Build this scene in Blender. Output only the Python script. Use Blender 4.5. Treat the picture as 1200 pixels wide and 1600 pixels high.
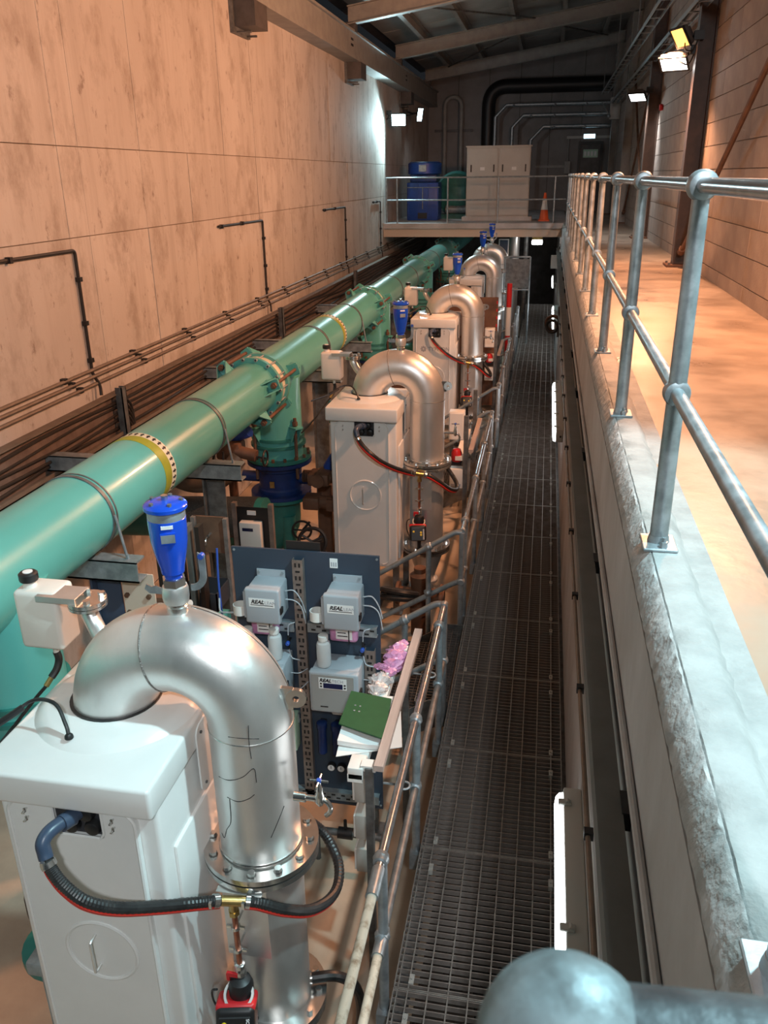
import bpy, bmesh, math, random
from mathutils import Matrix, Vector
random.seed(7)
for o in list(bpy.data.objects):
    bpy.data.objects.remove(o, do_unlink=True)
SC = bpy.context.scene
COL = SC.collection

# ------------------------------------------------------------------ camera
H = 4.35                                   # eye height above the pit floor
cam_d = bpy.data.cameras.new('camera')
cam_d.sensor_fit = 'VERTICAL'; cam_d.sensor_height = 36.0; cam_d.lens = 28.98
cam_d.dof.use_dof = True; cam_d.dof.focus_distance = 6.0; cam_d.dof.aperture_fstop = 18
cam_d.clip_start = 0.02; cam_d.clip_end = 200
cam = bpy.data.objects.new('camera', cam_d); COL.objects.link(cam)
AX = ((0.98279, 0.05895, -0.17510), (0.18431, -0.37284, 0.90941), (-0.01167, -0.92602, -0.37729))
M = Matrix.Identity(4)
for i in range(3):
    M[i][0] = AX[i][0]; M[i][1] = -AX[i][1]; M[i][2] = -AX[i][2]
M[2][3] = H
cam.matrix_world = M
SC.camera = cam

# ------------------------------------------------------------------ world, exposure, lights
w = bpy.data.worlds.new('world'); SC.world = w; w.use_nodes = True
w.node_tree.nodes['Background'].inputs[0].default_value = (0.55, 0.62, 0.72, 1)
w.node_tree.nodes['Background'].inputs[1].default_value = 0.02
vs = SC.view_settings
vs.view_transform = 'Standard'; vs.look = 'None'; vs.gamma = 1.0; vs.exposure = 0.0
vs.use_curve_mapping = False

ORANGE = (1.0, 0.45, 0.23); WARM = (1.0, 0.80, 0.62); COOL = (0.62, 0.93, 1.0); WHITE = (0.95, 0.98, 1.0)
def spot(name, loc, target, power, color, angle=140, blend=0.6, radius=0.12):
    l = bpy.data.lights.new(name, 'SPOT'); l.energy = power; l.color = color
    l.spot_size = math.radians(angle); l.spot_blend = blend; l.shadow_soft_size = radius
    o = bpy.data.objects.new(name, l); COL.objects.link(o)
    o.location = loc
    d = Vector(target) - Vector(loc)
    o.rotation_euler = d.to_track_quat('-Z', 'Y').to_euler()
    return o
def area(name, loc, target, power, color, sx, sy):
    l = bpy.data.lights.new(name, 'AREA'); l.energy = power; l.color = color
    l.shape = 'RECTANGLE'; l.size = sx; l.size_y = sy
    o = bpy.data.objects.new(name, l); COL.objects.link(o)
    o.location = loc
    d = Vector(target) - Vector(loc)
    o.rotation_euler = d.to_track_quat('-Z', 'Y').to_euler()
    return o
# sodium floods on the right-hand wall, one at each stanchion
spot('lamp_sodium', (1.46, 12.5, 5.84), (-3.6, 13.2, 1.2), 1150, ORANGE, 172, 0.3)
spot('lamp_sodium_near', (1.46, 6.9, 5.95), (-4.0, 7.6, 1.8), 1050, ORANGE, 160, 0.4)
# white floods on the right-hand wall
spot('lamp_white', (1.66, 12.9, 5.56), (1.90, 13.9, 3.6), 170, WARM, 90, 0.9, 0.08)
spot('lamp_white_far', (1.45, 17.7, 5.6), (1.5, 18.6, 3.2), 170, WHITE, 130, 0.8, 0.08)
# cold floods: one on the left-hand wall and the cold one on the near stanchion
spot('lamp_cold_wall', (-3.9, 22.85, 5.6), (-4.1, 20.0, 4.2), 330, COOL, 140, 0.4, 0.08)
spot('lamp_cold_near', (1.72, 2.4, 6.5), (1.72-3.5, 2.4-7.5, 6.5-5.6), 1080, (0.60, 0.93, 1.0), 156, 0.12, 0.12)
spot('lamp_cold_platform', (-3.65, 25.4, 5.9), (-1.2, 27.5, 3.6), 50, (0.8, 0.92, 1.0), 150, 0.6, 0.1)
spot('fill_behind', (1.0, -2.4, 6.6), (-1.5, 4.6, 1.6), 850, (0.92, 0.97, 1.0), 110, 0.7, 0.2)  # added fill without a fitting, unseen behind the camera, brightens the cabinet fronts

# ------------------------------------------------------------------ mesh helpers
ROOT = {}
def mesh_from(verts, faces, name, smooth=35):
    me = bpy.data.meshes.new(name)
    me.from_pydata(verts, [], faces)
    me.update()
    if smooth and len(me.polygons):
        me.polygons.foreach_set('use_smooth', [True] * len(me.polygons))
        me.set_sharp_from_angle(angle=math.radians(smooth))
    return me
def basis(axis):
    a = Vector(axis).normalized()
    u = a.orthogonal().normalized() if abs(a.z) < 0.99 else Vector((1, 0, 0))
    if abs(a.z) < 0.99:
        u = Vector((0, 0, 1)).cross(a).normalized()
    v = a.cross(u).normalized()
    return u, v, a
class MB:
    def __init__(s): s.v = []; s.f = []
    def add(s, vs, fs, m=None):
        k = len(s.v)
        s.v += [tuple(m @ Vector(p)) if m else tuple(p) for p in vs]
        s.f += [tuple(i + k for i in f) for f in fs]
        return s
    def bb(s, x0, x1, y0, y1, z0, z1, m=None):
        return s.add([(x0,y0,z0),(x1,y0,z0),(x1,y1,z0),(x0,y1,z0),(x0,y0,z1),(x1,y0,z1),(x1,y1,z1),(x0,y1,z1)],
              [(0,3,2,1),(4,5,6,7),(0,1,5,4),(1,2,6,5),(2,3,7,6),(3,0,4,7)], m)
    def box(s, c, d, m=None):
        return s.bb(c[0]-d[0]/2, c[0]+d[0]/2, c[1]-d[1]/2, c[1]+d[1]/2, c[2]-d[2]/2, c[2]+d[2]/2, m)
    def rbox(s, x0, x1, y0, y1, z0, z1, r=0.01, seg=2, m=None):
        bm = bmesh.new(); bmesh.ops.create_cube(bm, size=1)
        for v in bm.verts:
            v.co = Vector((x0 + (v.co.x+.5)*(x1-x0), y0 + (v.co.y+.5)*(y1-y0), z0 + (v.co.z+.5)*(z1-z0)))
        bmesh.ops.bevel(bm, geom=list(bm.edges), offset=r, segments=seg, affect='EDGES', profile=0.5)
        bm.verts.index_update()
        vs = [tuple(v.co) for v in bm.verts]; fs = [tuple(v.index for v in f.verts) for f in bm.faces]
        bm.free(); return s.add(vs, fs, m)
    def cyl(s, p0, p1, r0, r1=None, n=16, caps=True):
        r1 = r0 if r1 is None else r1
        p0 = Vector(p0); p1 = Vector(p1); u, v, a = basis(p1 - p0)
        vs = []; fs = []
        for p, r in ((p0, r0), (p1, r1)):
            for i in range(n):
                t = 2*math.pi*i/n; vs.append(tuple(p + u*(r*math.cos(t)) + v*(r*math.sin(t))))
        for i in range(n):
            j = (i+1) % n; fs.append((i, j, n+j, n+i))
        if caps: fs += [tuple(range(n-1, -1, -1)), tuple(range(n, 2*n))]
        return s.add(vs, fs)
    def lathe(s, prof, n=24, base=(0,0,0), axis=(0,0,1), closed=False):
        base = Vector(base); u, v, a = basis(axis)
        vs = []; fs = []
        for r, h in prof:
            for i in range(n):
                t = 2*math.pi*i/n; vs.append(tuple(base + a*h + u*(r*math.cos(t)) + v*(r*math.sin(t))))
        m = len(prof)
        for k in range(m if closed else m-1):
            k2 = (k+1) % m
            for i in range(n):
                j = (i+1) % n; fs.append((k*n+i, k*n+j, k2*n+j, k2*n+i))
        if not closed:
            if prof[0][0] > 1e-6: fs.append(tuple(range(n-1, -1, -1)))
            if prof[-1][0] > 1e-6: fs.append(tuple((m-1)*n+i for i in range(n)))
        return s.add(vs, fs)
    def ring(s, c, axis, r0, r1, t, n=24):   # flat ring centred on c
        return s.lathe([(r0,-t/2),(r1,-t/2),(r1,t/2),(r0,t/2)], n, c, axis, closed=True)
    def torus(s, c, axis, R, r, n=24, k=8):
        return s.lathe([(R+r*math.cos(2*math.pi*i/k), r*math.sin(2*math.pi*i/k)) for i in range(k)], n, c, axis, closed=True)
    def sphere(s, c, r, n=16, k=10, sz=1.0):
        return s.lathe([(max(1e-7, r*math.sin(math.pi*i/k)), -sz*r*math.cos(math.pi*i/k)) for i in range(k+1)], n, c)
    def tube(s, pts, r, n=10, caps=True, rad=None):
        P = [Vector(p) for p in pts]; m = len(P)
        T = []
        for i in range(m):
            a = P[min(i+1, m-1)] - P[max(i-1, 0)]; T.append(a.normalized())
        u = basis(T[0])[0]
        vs = []; fs = []
        for i in range(m):
            u = (u - T[i]*u.dot(T[i])).normalized(); v = T[i].cross(u)
            rr = rad[i] if rad else r
            for k in range(n):
                t = 2*math.pi*k/n; vs.append(tuple(P[i] + u*(rr*math.cos(t)) + v*(rr*math.sin(t))))
        for i in range(m-1):
            for k in range(n):
                j = (k+1) % n; fs.append((i*n+k, i*n+j, (i+1)*n+j, (i+1)*n+k))
        if caps: fs += [tuple(range(n-1, -1, -1)), tuple((m-1)*n+k for k in range(n))]
        return s.add(vs, fs)
    def prism(s, poly, h0, h1, m=None):      # polygon in xy, extruded in z
        n = len(poly)
        vs = [(p[0], p[1], h0) for p in poly] + [(p[0], p[1], h1) for p in poly]
        fs = [tuple(range(n-1, -1, -1)), tuple(range(n, 2*n))] + [(i, (i+1)%n, n+(i+1)%n, n+i) for i in range(n)]
        return s.add(vs, fs, m)
    def build(s, name, mat, parent=None, origin=None, smooth=35):
        if parent is not None: org = ROOT[parent.name]
        else: org = Vector(origin) if origin is not None else Vector((0,0,0))
        me = mesh_from([(x-org.x, y-org.y, z-org.z) for x,y,z in s.v], s.f, name, smooth)
        me.materials.append(mat)
        return link(name, me, parent, org)
def link(name, me, parent=None, org=None):
    o = bpy.data.objects.new(name, me); COL.objects.link(o)
    if parent is not None:
        o.parent = parent; ROOT[o.name] = ROOT[parent.name]
    else:
        o.location = org if org is not None else (0,0,0); ROOT[o.name] = Vector(o.location)
    return o
def inst(name, me, parent, loc, rot=None):   # shared-mesh piece at a world position under a parent
    o = bpy.data.objects.new(name, me); COL.objects.link(o); o.parent = parent
    o.location = Vector(loc) - ROOT[parent.name]
    if rot is not None: o.rotation_euler = rot
    ROOT[o.name] = ROOT[parent.name]
    return o
def tag(o, label=None, cat=None, group=None, kind=None):
    if label: o['label'] = label
    if cat: o['category'] = cat
    if group: o['group'] = group
    if kind: o['kind'] = kind
    return o
def thing(name, loc, label, cat, group=None):
    o = bpy.data.objects.new(name, None); COL.objects.link(o); o.location = loc; o.empty_display_size = 0.1
    ROOT[o.name] = Vector(loc)
    return tag(o, label, cat, group)
def copy_tree(o, shift, parent=None, label=None):
    c = o.copy(); COL.objects.link(c); c.parent = parent
    if parent is None:
        c.location = o.location + Vector(shift); ROOT[c.name] = Vector(c.location)
        if label: c['label'] = label
    else: ROOT[c.name] = ROOT[parent.name]
    for ch in [x for x in o.children]:
        copy_tree(ch, shift, c)
    return c
def bez(pts, n=8):                            # Catmull-Rom through points
    P = [Vector(p) for p in pts]; P = [P[0]*2-P[1]] + P + [P[-1]*2-P[-2]]
    out = []
    for i in range(1, len(P)-2):
        a,b,c,d = P[i-1],P[i],P[i+1],P[i+2]
        for k in range(n):
            t = k/n
            out.append(0.5*((2*b)+(c-a)*t+(2*a-5*b+4*c-d)*t*t+(3*b-a-3*c+d)*t**3))
    out.append(P[-2]); return out
def arc(c, u, v, r, a0, a1, n=10):
    c = Vector(c); u = Vector(u); v = Vector(v)
    return [c + u*(r*math.cos(math.radians(a0+(a1-a0)*i/n))) + v*(r*math.sin(math.radians(a0+(a1-a0)*i/n))) for i in range(n+1)]
def round_path(pts, r=0.05, n=5):             # polyline with rounded corners
    P = [Vector(p) for p in pts]; out = [P[0]]
    for i in range(1, len(P)-1):
        a = (P[i-1]-P[i]); b = (P[i+1]-P[i]); q = min(r, a.length*.45, b.length*.45)
        A = P[i]+a.normalized()*q; B = P[i]+b.normalized()*q
        for k in range(n+1):
            t = k/n; out.append(A*(1-t)**2 + P[i]*2*t*(1-t) + B*t*t)
    out.append(P[-1]); return out
def rrect(x0, x1, y0, y1, r, n=5):
    out = []
    for cx, cy, a in ((x1-r,y1-r,0),(x0+r,y1-r,90),(x0+r,y0+r,180),(x1-r,y0+r,270)):
        for k in range(n+1):
            t = math.radians(a+90*k/n); out.append((cx+r*math.cos(t), cy+r*math.sin(t)))
    return out
def text_mesh(s, size, mat, name, bold=0.0, shear=0.0):
    c = bpy.data.curves.new('lettering_curve', 'FONT'); c.body = s; c.size = size; c.extrude = 0.0006
    c.offset = bold; c.shear = shear; c.align_x = 'CENTER'; c.align_y = 'CENTER'; c.resolution_u = 3
    o = bpy.data.objects.new('lettering_tmp', c); COL.objects.link(o)
    dg = bpy.context.evaluated_depsgraph_get(); dg.update()
    me = bpy.data.meshes.new_from_object(o.evaluated_get(dg)); me.name = name
    bpy.data.objects.remove(o, do_unlink=True); bpy.data.curves.remove(c)
    me.materials.clear(); me.materials.append(mat)
    return me

ORD = 'first second third fourth fifth sixth seventh eighth ninth tenth eleventh twelfth thirteenth fourteenth fifteenth sixteenth seventeenth eighteenth nineteenth twentieth twenty-first twenty-second twenty-third twenty-fourth twenty-fifth twenty-sixth twenty-seventh'.split()
# ------------------------------------------------------------------ materials
def mat(name, c, rough=0.5, metal=0.0, c2=None, scale=4.0, bump=0.0, bscale=None, detail=5, rvar=0.0, stretch=None, spec=None, trans=0.0, lo=0.35, hi=0.65, rand=0.0, coat=0.0):
    m = bpy.data.materials.new(name); m.use_nodes = True
    nt = m.node_tree; N = nt.nodes; L = nt.links; b = N['Principled BSDF']
    b.inputs['Base Color'].default_value = (*c, 1); b.inputs['Roughness'].default_value = rough; b.inputs['Metallic'].default_value = metal
    if spec is not None: b.inputs['Specular IOR Level'].default_value = spec
    if trans: b.inputs['Transmission Weight'].default_value = trans
    if coat: b.inputs['Coat Weight'].default_value = coat; b.inputs['Coat Roughness'].default_value = 0.1
    if c2 or bump or rvar:
        tc = N.new('ShaderNodeTexCoord'); mp = N.new('ShaderNodeMapping'); L.new(tc.outputs['Object'], mp.inputs[0])
        if stretch: mp.inputs['Scale'].default_value = stretch
        nz = N.new('ShaderNodeTexNoise'); nz.inputs['Scale'].default_value = scale; nz.inputs['Detail'].default_value = detail
        nz.inputs['Roughness'].default_value = 0.6
        L.new(mp.outputs[0], nz.inputs['Vector'])
        if c2:
            cr = N.new('ShaderNodeValToRGB'); cr.color_ramp.elements[0].position = lo; cr.color_ramp.elements[1].position = hi
            cr.color_ramp.elements[0].color = (*c2, 1); cr.color_ramp.elements[1].color = (*c, 1)
            L.new(nz.outputs[0], cr.inputs[0]); out = cr.outputs[0]
            if rand:
                oi = N.new('ShaderNodeObjectInfo'); mr = N.new('ShaderNodeMapRange')
                mr.inputs['To Min'].default_value = 1-rand; mr.inputs['To Max'].default_value = 1+rand
                L.new(oi.outputs['Random'], mr.inputs[0])
                hs = N.new('ShaderNodeHueSaturation'); L.new(mr.outputs[0], hs.inputs['Value']); L.new(out, hs.inputs['Color']); out = hs.outputs[0]
            L.new(out, b.inputs['Base Color'])
        if rvar:
            mr = N.new('ShaderNodeMapRange'); mr.inputs['To Min'].default_value = max(0.02, rough-rvar); mr.inputs['To Max'].default_value = min(1, rough+rvar)
            mr.inputs['From Min'].default_value = 0.3; mr.inputs['From Max'].default_value = 0.7
            L.new(nz.outputs[0], mr.inputs[0]); L.new(mr.outputs[0], b.inputs['Roughness'])
        if bump:
            n2 = N.new('ShaderNodeTexNoise'); n2.inputs['Scale'].default_value = bscale or scale*6; n2.inputs['Detail'].default_value = 4
            L.new(tc.outputs['Object'], n2.inputs['Vector'])
            bp = N.new('ShaderNodeBump'); bp.inputs['Strength'].default_value = bump; bp.inputs['Distance'].default_value = 0.01
            L.new(n2.outputs[0], bp.inputs['Height']); L.new(bp.outputs[0], b.inputs['Normal'])
    return m
def emit(name, c, s):
    m = bpy.data.materials.new(name); m.use_nodes = True
    b = m.node_tree.nodes['Principled BSDF']; b.inputs['Base Color'].default_value = (0.8,0.8,0.8,1)
    b.inputs['Emission Color'].default_value = (*c, 1); b.inputs['Emission Strength'].default_value = s
    return m
m = {}
def wall_mat():
    mm = mat('wall_concrete', (0.55,0.505,0.465), 0.8, 0, (0.47,0.425,0.385), 0.9, 0.12, 40, 6, rand=0.05, stretch=(1,1,0.7), lo=0.3, hi=0.65)
    nt = mm.node_tree; N = nt.nodes; L = nt.links; b = N['Principled BSDF']
    src = b.inputs['Base Color'].links[0].from_socket
    tc = N.new('ShaderNodeTexCoord')
    def layer(src, scale, lo, hi, col, stretch, fac):
        mp = N.new('ShaderNodeMapping'); mp.inputs['Scale'].default_value = stretch; L.new(tc.outputs['Object'], mp.inputs[0])
        nz = N.new('ShaderNodeTexNoise'); nz.inputs['Scale'].default_value = scale; nz.inputs['Detail'].default_value = 6; nz.inputs['Roughness'].default_value = 0.7
        L.new(mp.outputs[0], nz.inputs['Vector'])
        mr = N.new('ShaderNodeMapRange'); mr.inputs['From Min'].default_value = lo; mr.inputs['From Max'].default_value = hi; mr.inputs['To Min'].default_value = fac; mr.inputs['To Max'].default_value = 0
        L.new(nz.outputs[0], mr.inputs[0])
        mx = N.new('ShaderNodeMix'); mx.data_type = 'RGBA'; mx.inputs[7].default_value = (*col, 1)
        L.new(mr.outputs[0], mx.inputs[0]); L.new(src, mx.inputs[6]); return mx.outputs[2]
    src = layer(src, 2.4, 0.34, 0.50, (0.30,0.245,0.20), (1,1,0.6), 0.7)      # damp blotches
    src = layer(src, 1.0, 0.36, 0.50, (0.36,0.31,0.27), (1,2.5,0.12), 0.5)     # vertical runs
    src = layer(src, 7.0, 0.30, 0.40, (0.22,0.17,0.14), (1,1,0.6), 0.8)        # specks
    L.new(src, b.inputs['Base Color'])
    return mm
m['wall_concrete'] = wall_mat()
m['joint'] = mat('wall_joint', (0.30,0.24,0.18), 0.9, 0, (0.22,0.17,0.12), 6)
m['kerb'] = mat('kerb_concrete', (0.35,0.36,0.355), 0.8, 0, (0.24,0.25,0.245), 7, 0.5, 40, 8, lo=0.25, hi=0.6)
m['kerb_rough'] = mat('kerb_chamfer_concrete', (0.52,0.53,0.53), 0.9, 0, (0.34,0.35,0.35), 14, 0.5, 45, 8)
m['pit_wall'] = mat('pit_wall_concrete', (0.56,0.555,0.56), 0.75, 0, (0.41,0.395,0.385), 2.2, 0.2, 20, 8, stretch=(1,1,0.6))
m['screed'] = mat('screed', (0.33,0.26,0.20), 0.42, 0, (0.22,0.17,0.13), 1.6, 0.25, 9, 8, rvar=0.18)
m['pit_floor'] = mat('pit_floor_concrete', (0.50,0.40,0.30), 0.55, 0, (0.34,0.265,0.20), 1.3, 0.15, 12, 8, rvar=0.15)
m['block'] = mat('blockwork', (0.38,0.32,0.28), 0.75, 0, (0.29,0.24,0.21), 3.0, 0.35, 50, 6, rand=0.08)
m['mortar'] = mat('mortar', (0.30,0.26,0.23), 0.9, 0, (0.22,0.19,0.17), 8)
m['sheet'] = mat('roof_sheet', (0.42,0.43,0.42), 0.6, 0, (0.33,0.34,0.33), 2)
m['steel_dark'] = mat('painted_steel_dark', (0.10,0.09,0.09), 0.5, 0, (0.06,0.055,0.05), 5)
m['steel_grey'] = mat('painted_steel_grey', (0.33,0.33,0.31), 0.5, 0, (0.26,0.26,0.25), 5)
m['end_wall'] = mat('end_wall_panel', (0.26,0.25,0.245), 0.7, 0, (0.21,0.20,0.195), 2, rand=0.05)
m['black'] = mat('black_plastic', (0.012,0.012,0.013), 0.45)
m['rubber'] = mat('black_rubber', (0.015,0.015,0.016), 0.38, 0, (0.03,0.03,0.03), 30)
m['galv'] = mat('galvanised_steel', (0.40,0.45,0.48), 0.42, 0.55, (0.25,0.29,0.31), 14, 0.08, 50, 6, rvar=0.1)
m['galv_dark'] = mat('galvanised_dark', (0.20,0.21,0.21), 0.5, 0.5, (0.11,0.11,0.11), 12, 0.05, 50, 6)
m['galv_worn'] = mat('worn_galvanised', (0.20,0.26,0.28), 0.5, 0.35, (0.07,0.08,0.085), 45, 0.1, 90, 6, lo=0.25, hi=0.6)
m['tube_worn'] = mat('worn_dark_tube', (0.075,0.095,0.105), 0.45, 0.3, (0.03,0.035,0.04), 40, 0.1, 90, 6)
m['grate_rod'] = mat('grating_rod', (0.42,0.42,0.40), 0.45, 0.4, (0.28,0.27,0.25), 12)
m['column'] = mat('column_paint', (0.085,0.05,0.035), 0.5, 0, (0.05,0.03,0.022), 5)
m['wet_shade_floor'] = mat('wet_shaded_concrete', (0.06,0.052,0.045), 0.3, 0, (0.03,0.026,0.023), 3, 0.2, 14, rvar=0.15)  # wet concrete with the shade below the grating put into its colour
m['rail_bright'] = mat('polished_rail', (0.50,0.55,0.58), 0.25, 0.85, (0.36,0.38,0.40), 20)
m['grate'] = mat('grating_steel', (0.36,0.325,0.30), 0.5, 0.25, (0.21,0.18,0.16), 9, 0.1, 60)
m['stainless'] = mat('stainless_steel', (0.80,0.79,0.77), 0.36, 0.78, (0.64,0.63,0.61), 3.0, 0.03, 90, 8, rvar=0.07, stretch=(1,1,0.5))
m['stainless_bright'] = mat('stainless_bright', (0.74,0.73,0.71), 0.2, 0.95, (0.6,0.6,0.58), 10)
m['weld'] = mat('weld_bead', (0.40,0.38,0.36), 0.5, 0.8, (0.22,0.20,0.19), 60, 0.8, 140)
m['white'] = mat('white_grp', (0.80,0.80,0.78), 0.28, 0, (0.76,0.76,0.74), 3, coat=0.3)
m['white_pl'] = mat('white_plastic', (0.74,0.74,0.71), 0.4)
m['white_matt'] = mat('white_card', (0.78,0.78,0.76), 0.8)
m['dark_recess'] = mat('dark_recess', (0.03,0.03,0.035), 0.5)
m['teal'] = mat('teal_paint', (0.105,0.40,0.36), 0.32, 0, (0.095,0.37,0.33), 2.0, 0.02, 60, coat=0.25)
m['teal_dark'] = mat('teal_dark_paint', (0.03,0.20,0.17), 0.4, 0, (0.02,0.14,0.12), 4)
m['blue'] = mat('blue_epoxy', (0.008,0.07,0.55), 0.22, 0, None, coat=0.4)
m['blue_dark'] = mat('dark_blue_paint', (0.01,0.035,0.16), 0.4, 0, (0.008,0.025,0.1), 6)
m['blue_mid'] = mat('mid_blue_paint', (0.03,0.09,0.42), 0.4)
m['slate_pipe'] = mat('slate_blue_plastic', (0.045,0.068,0.115), 0.35)
m['brown'] = mat('brown_steel', (0.17,0.085,0.05), 0.6, 0, (0.10,0.05,0.03), 6)
m['strut'] = mat('strut_channel', (0.33,0.27,0.24), 0.45, 0.5, (0.22,0.18,0.16), 14)
m['red'] = mat('red_paint', (0.55,0.02,0.025), 0.35)
m['red_stripe'] = mat('red_stripe', (0.60,0.03,0.02), 0.4)
m['yellow'] = mat('yellow_tape', (0.31,0.32,0.03), 0.45, 0, (0.26,0.27,0.02), 8)
m['yellow_btn'] = mat('yellow_plastic', (0.75,0.55,0.02), 0.4)
m['cream'] = mat('cream_band', (0.66,0.62,0.48), 0.5)
m['old_paint'] = mat('worn_cream_paint', (0.52,0.49,0.40), 0.55, 0, (0.22,0.16,0.10), 16, 0.1, 60, lo=0.3, hi=0.5)
m['brass'] = mat('brass', (0.62,0.46,0.18), 0.3, 0.9, (0.45,0.32,0.12), 20)
m['copper'] = mat('copper', (0.50,0.20,0.12), 0.35, 0.85, (0.36,0.13,0.08), 20)
m['panel_blue'] = mat('slate_blue_board', (0.036,0.056,0.085), 0.38, 0, (0.030,0.047,0.072), 2)
m['encl'] = mat('grey_enclosure', (0.36,0.40,0.44), 0.42)
m['encl_front'] = mat('enclosure_front', (0.30,0.30,0.29), 0.3)
m['screen'] = mat('lcd_screen', (0.01,0.015,0.06), 0.15)
m['label_white'] = mat('label_white', (0.78,0.80,0.80), 0.5)
m['ink'] = mat('black_ink', (0.01,0.01,0.012), 0.6)
m['ink_grey'] = mat('grey_ink', (0.36,0.38,0.42), 0.6)
m['pink'] = mat('pink_film', (0.72,0.35,0.58), 0.3, 0, (0.60,0.25,0.46), 25, 0.6, 40, trans=0.15)
m['clear_film'] = mat('clear_film', (0.72,0.66,0.64), 0.25, 0, (0.55,0.48,0.48), 25, 0.8, 40, trans=0.3)
m['bottle'] = mat('translucent_plastic', (0.78,0.80,0.80), 0.35, 0, None, trans=0.35)
m['jug'] = mat('cream_plastic_jug', (0.76,0.72,0.66), 0.4, 0, None)
m['mint'] = mat('mint_plastic', (0.42,0.62,0.47), 0.4)
m['green_card'] = mat('green_card', (0.012,0.085,0.03), 0.6, 0, (0.010,0.075,0.026), 20)
m['wood'] = mat('light_timber', (0.50,0.40,0.36), 0.6, 0, (0.42,0.33,0.29), 6, stretch=(8,0.6,8))
m['orange'] = mat('orange_cone', (0.75,0.12,0.03), 0.5)
m['machine_blue'] = mat('machine_blue', (0.015,0.07,0.36), 0.4, 0, (0.01,0.05,0.26), 4)
m['cab_grey'] = mat('cabinet_grey', (0.50,0.50,0.48), 0.5, 0, (0.45,0.45,0.43), 2)
m['tray'] = mat('cable_tray_steel', (0.22,0.16,0.13), 0.55, 0.3, (0.15,0.105,0.085), 8)
m['cable'] = mat('black_cable', (0.022,0.017,0.014), 0.5)
m['conduit'] = mat('conduit_grey', (0.24,0.19,0.15), 0.5, 0.3, (0.18,0.14,0.11), 8)
m['trunking'] = mat('trunking_grey', (0.155,0.16,0.15), 0.5, 0.2, (0.12,0.125,0.115), 5)
m['fix_grey'] = mat('fixture_grey', (0.46,0.47,0.44), 0.5)
m['water'] = mat('water', (0.02,0.022,0.022), 0.04, 0, None, bump=0.5, scale=3, bscale=7)
m['glass_tube'] = mat('clear_tubing', (0.75,0.8,0.85), 0.2, 0, None, trans=0.5)
m['rust_bolt'] = mat('rusted_bolt', (0.12,0.06,0.035), 0.6)
m['cream_wall'] = mat('cream_steel_plate', (0.62,0.52,0.42), 0.5)
m['lamp_tube'] = emit('fluorescent_diffuser', (0.95,0.99,1.0), 7.0)
m['flood_orange'] = emit('sodium_flood_glass', (1.0,0.42,0.07), 2.6)
m['flood_white'] = emit('white_flood_glass', (1.0,0.97,0.94), 14.0)
m['flood_cold'] = emit('cold_flood_glass', (0.65,0.95,1.0), 14.0)
m['exit_glow'] = emit('exit_sign_face', (0.55,0.85,1.0), 4.0)
# ------------------------------------------------------------------ the setting
XL, XR, XP, YE = -4.25, 1.93, 0.345, 31.0      # left wall, right wall, pit wall face, end wall
ZW = 3.15                                       # upper walkway level
def struct(o, label, cat): return tag(o, label, cat, kind='structure')
fl = MB().bb(XL, XP+0.3, -2.5, YE, -0.2, 0).build('floor', m['pit_floor'])
struct(fl, 'bare concrete floor at the bottom of the pit', 'floor')
fw = MB().bb(0.49, XR+0.1, -2.5, YE, ZW-0.3, ZW).build('floor_upper', m['screed'])
struct(fw, 'worn screed floor of the raised side walkway', 'floor')
# left wall: backing with cast panels standing slightly proud of the joints
wl = MB().bb(XL-0.3, XL-0.02, -2.5, YE, 0, 7.2).build('wall_left', m['joint'])
struct(wl, 'tall bare concrete wall on the left with cast panel joints', 'wall')
ys = [-2.5, 2.0, 4.6, 7.19, 7.55, 8.79, 10.03, 11.25, 12.52, 12.70, 14.19, 15.62, 17.0, 18.5, 20.3, 22.2, 25.0, 28.0, YE]
zs = [0, 1.9, 3.86, 4.63, 6.6]
for i in range(len(ys)-1):
    for j in range(len(zs)-1):
        d = random.uniform(0.0, 0.006); g = 0.004
        MB().bb(XL-0.03, XL-d, ys[i]+g, ys[i+1]-g, zs[j]+g, zs[j+1]-g).build('panel', m['wall_concrete'], wl)
# pit wall under the walkway and its kerb
wp = MB().bb(XP, 0.6, -2.5, YE, 0, ZW-0.05).build('wall_pit', m['pit_wall'])
struct(wp, 'grey concrete retaining wall below the kerb', 'wall')
def kerb_strip(prof, y0, y1, step, jit):
    mb = MB(); n = int((y1-y0)/step); vs = []; fs = []; k = len(prof)
    for i in range(n+1):
        y = y0 + (y1-y0)*i/n
        for (x, z, jj) in prof: vs.append((x+random.uniform(-jj,jj)*jit, y, z+random.uniform(-jj,jj)*jit*0.5))
    for i in range(n):
        for a in range(k-1): fs.append((i*k+a, i*k+a+1, (i+1)*k+a+1, (i+1)*k+a))
    fs.append(tuple(range(k-1,-1,-1))); fs.append(tuple(n*k+a for a in range(k)))
    return mb.add(vs, fs)
kb = kerb_strip([(0.60,3.05,0),(0.347,3.05,0),(0.350,3.11,0),(0.362,3.145,0),(0.392,3.190,0),(0.40,3.2,.001),(0.486,3.2,.002),(0.505,3.185,.004),(0.53,3.152,.006),(0.60,3.152,0)], -2.5, 22.5, 0.045, 1.0).build('trim_1', m['kerb'], smooth=50)
struct(kb, 'pale concrete kerb with chipped edge under the side handrail', 'kerb')
kc = kerb_strip([(0.345,3.112,.002),(0.3465,3.122,.003),(0.358,3.150,.003),(0.375,3.176,.003),(0.389,3.198,.0035),(0.394,3.2005,.001)], -2.5, 22.5, 0.022, 1.0).build('chamfer', m['kerb_rough'], kb, smooth=38)
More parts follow.
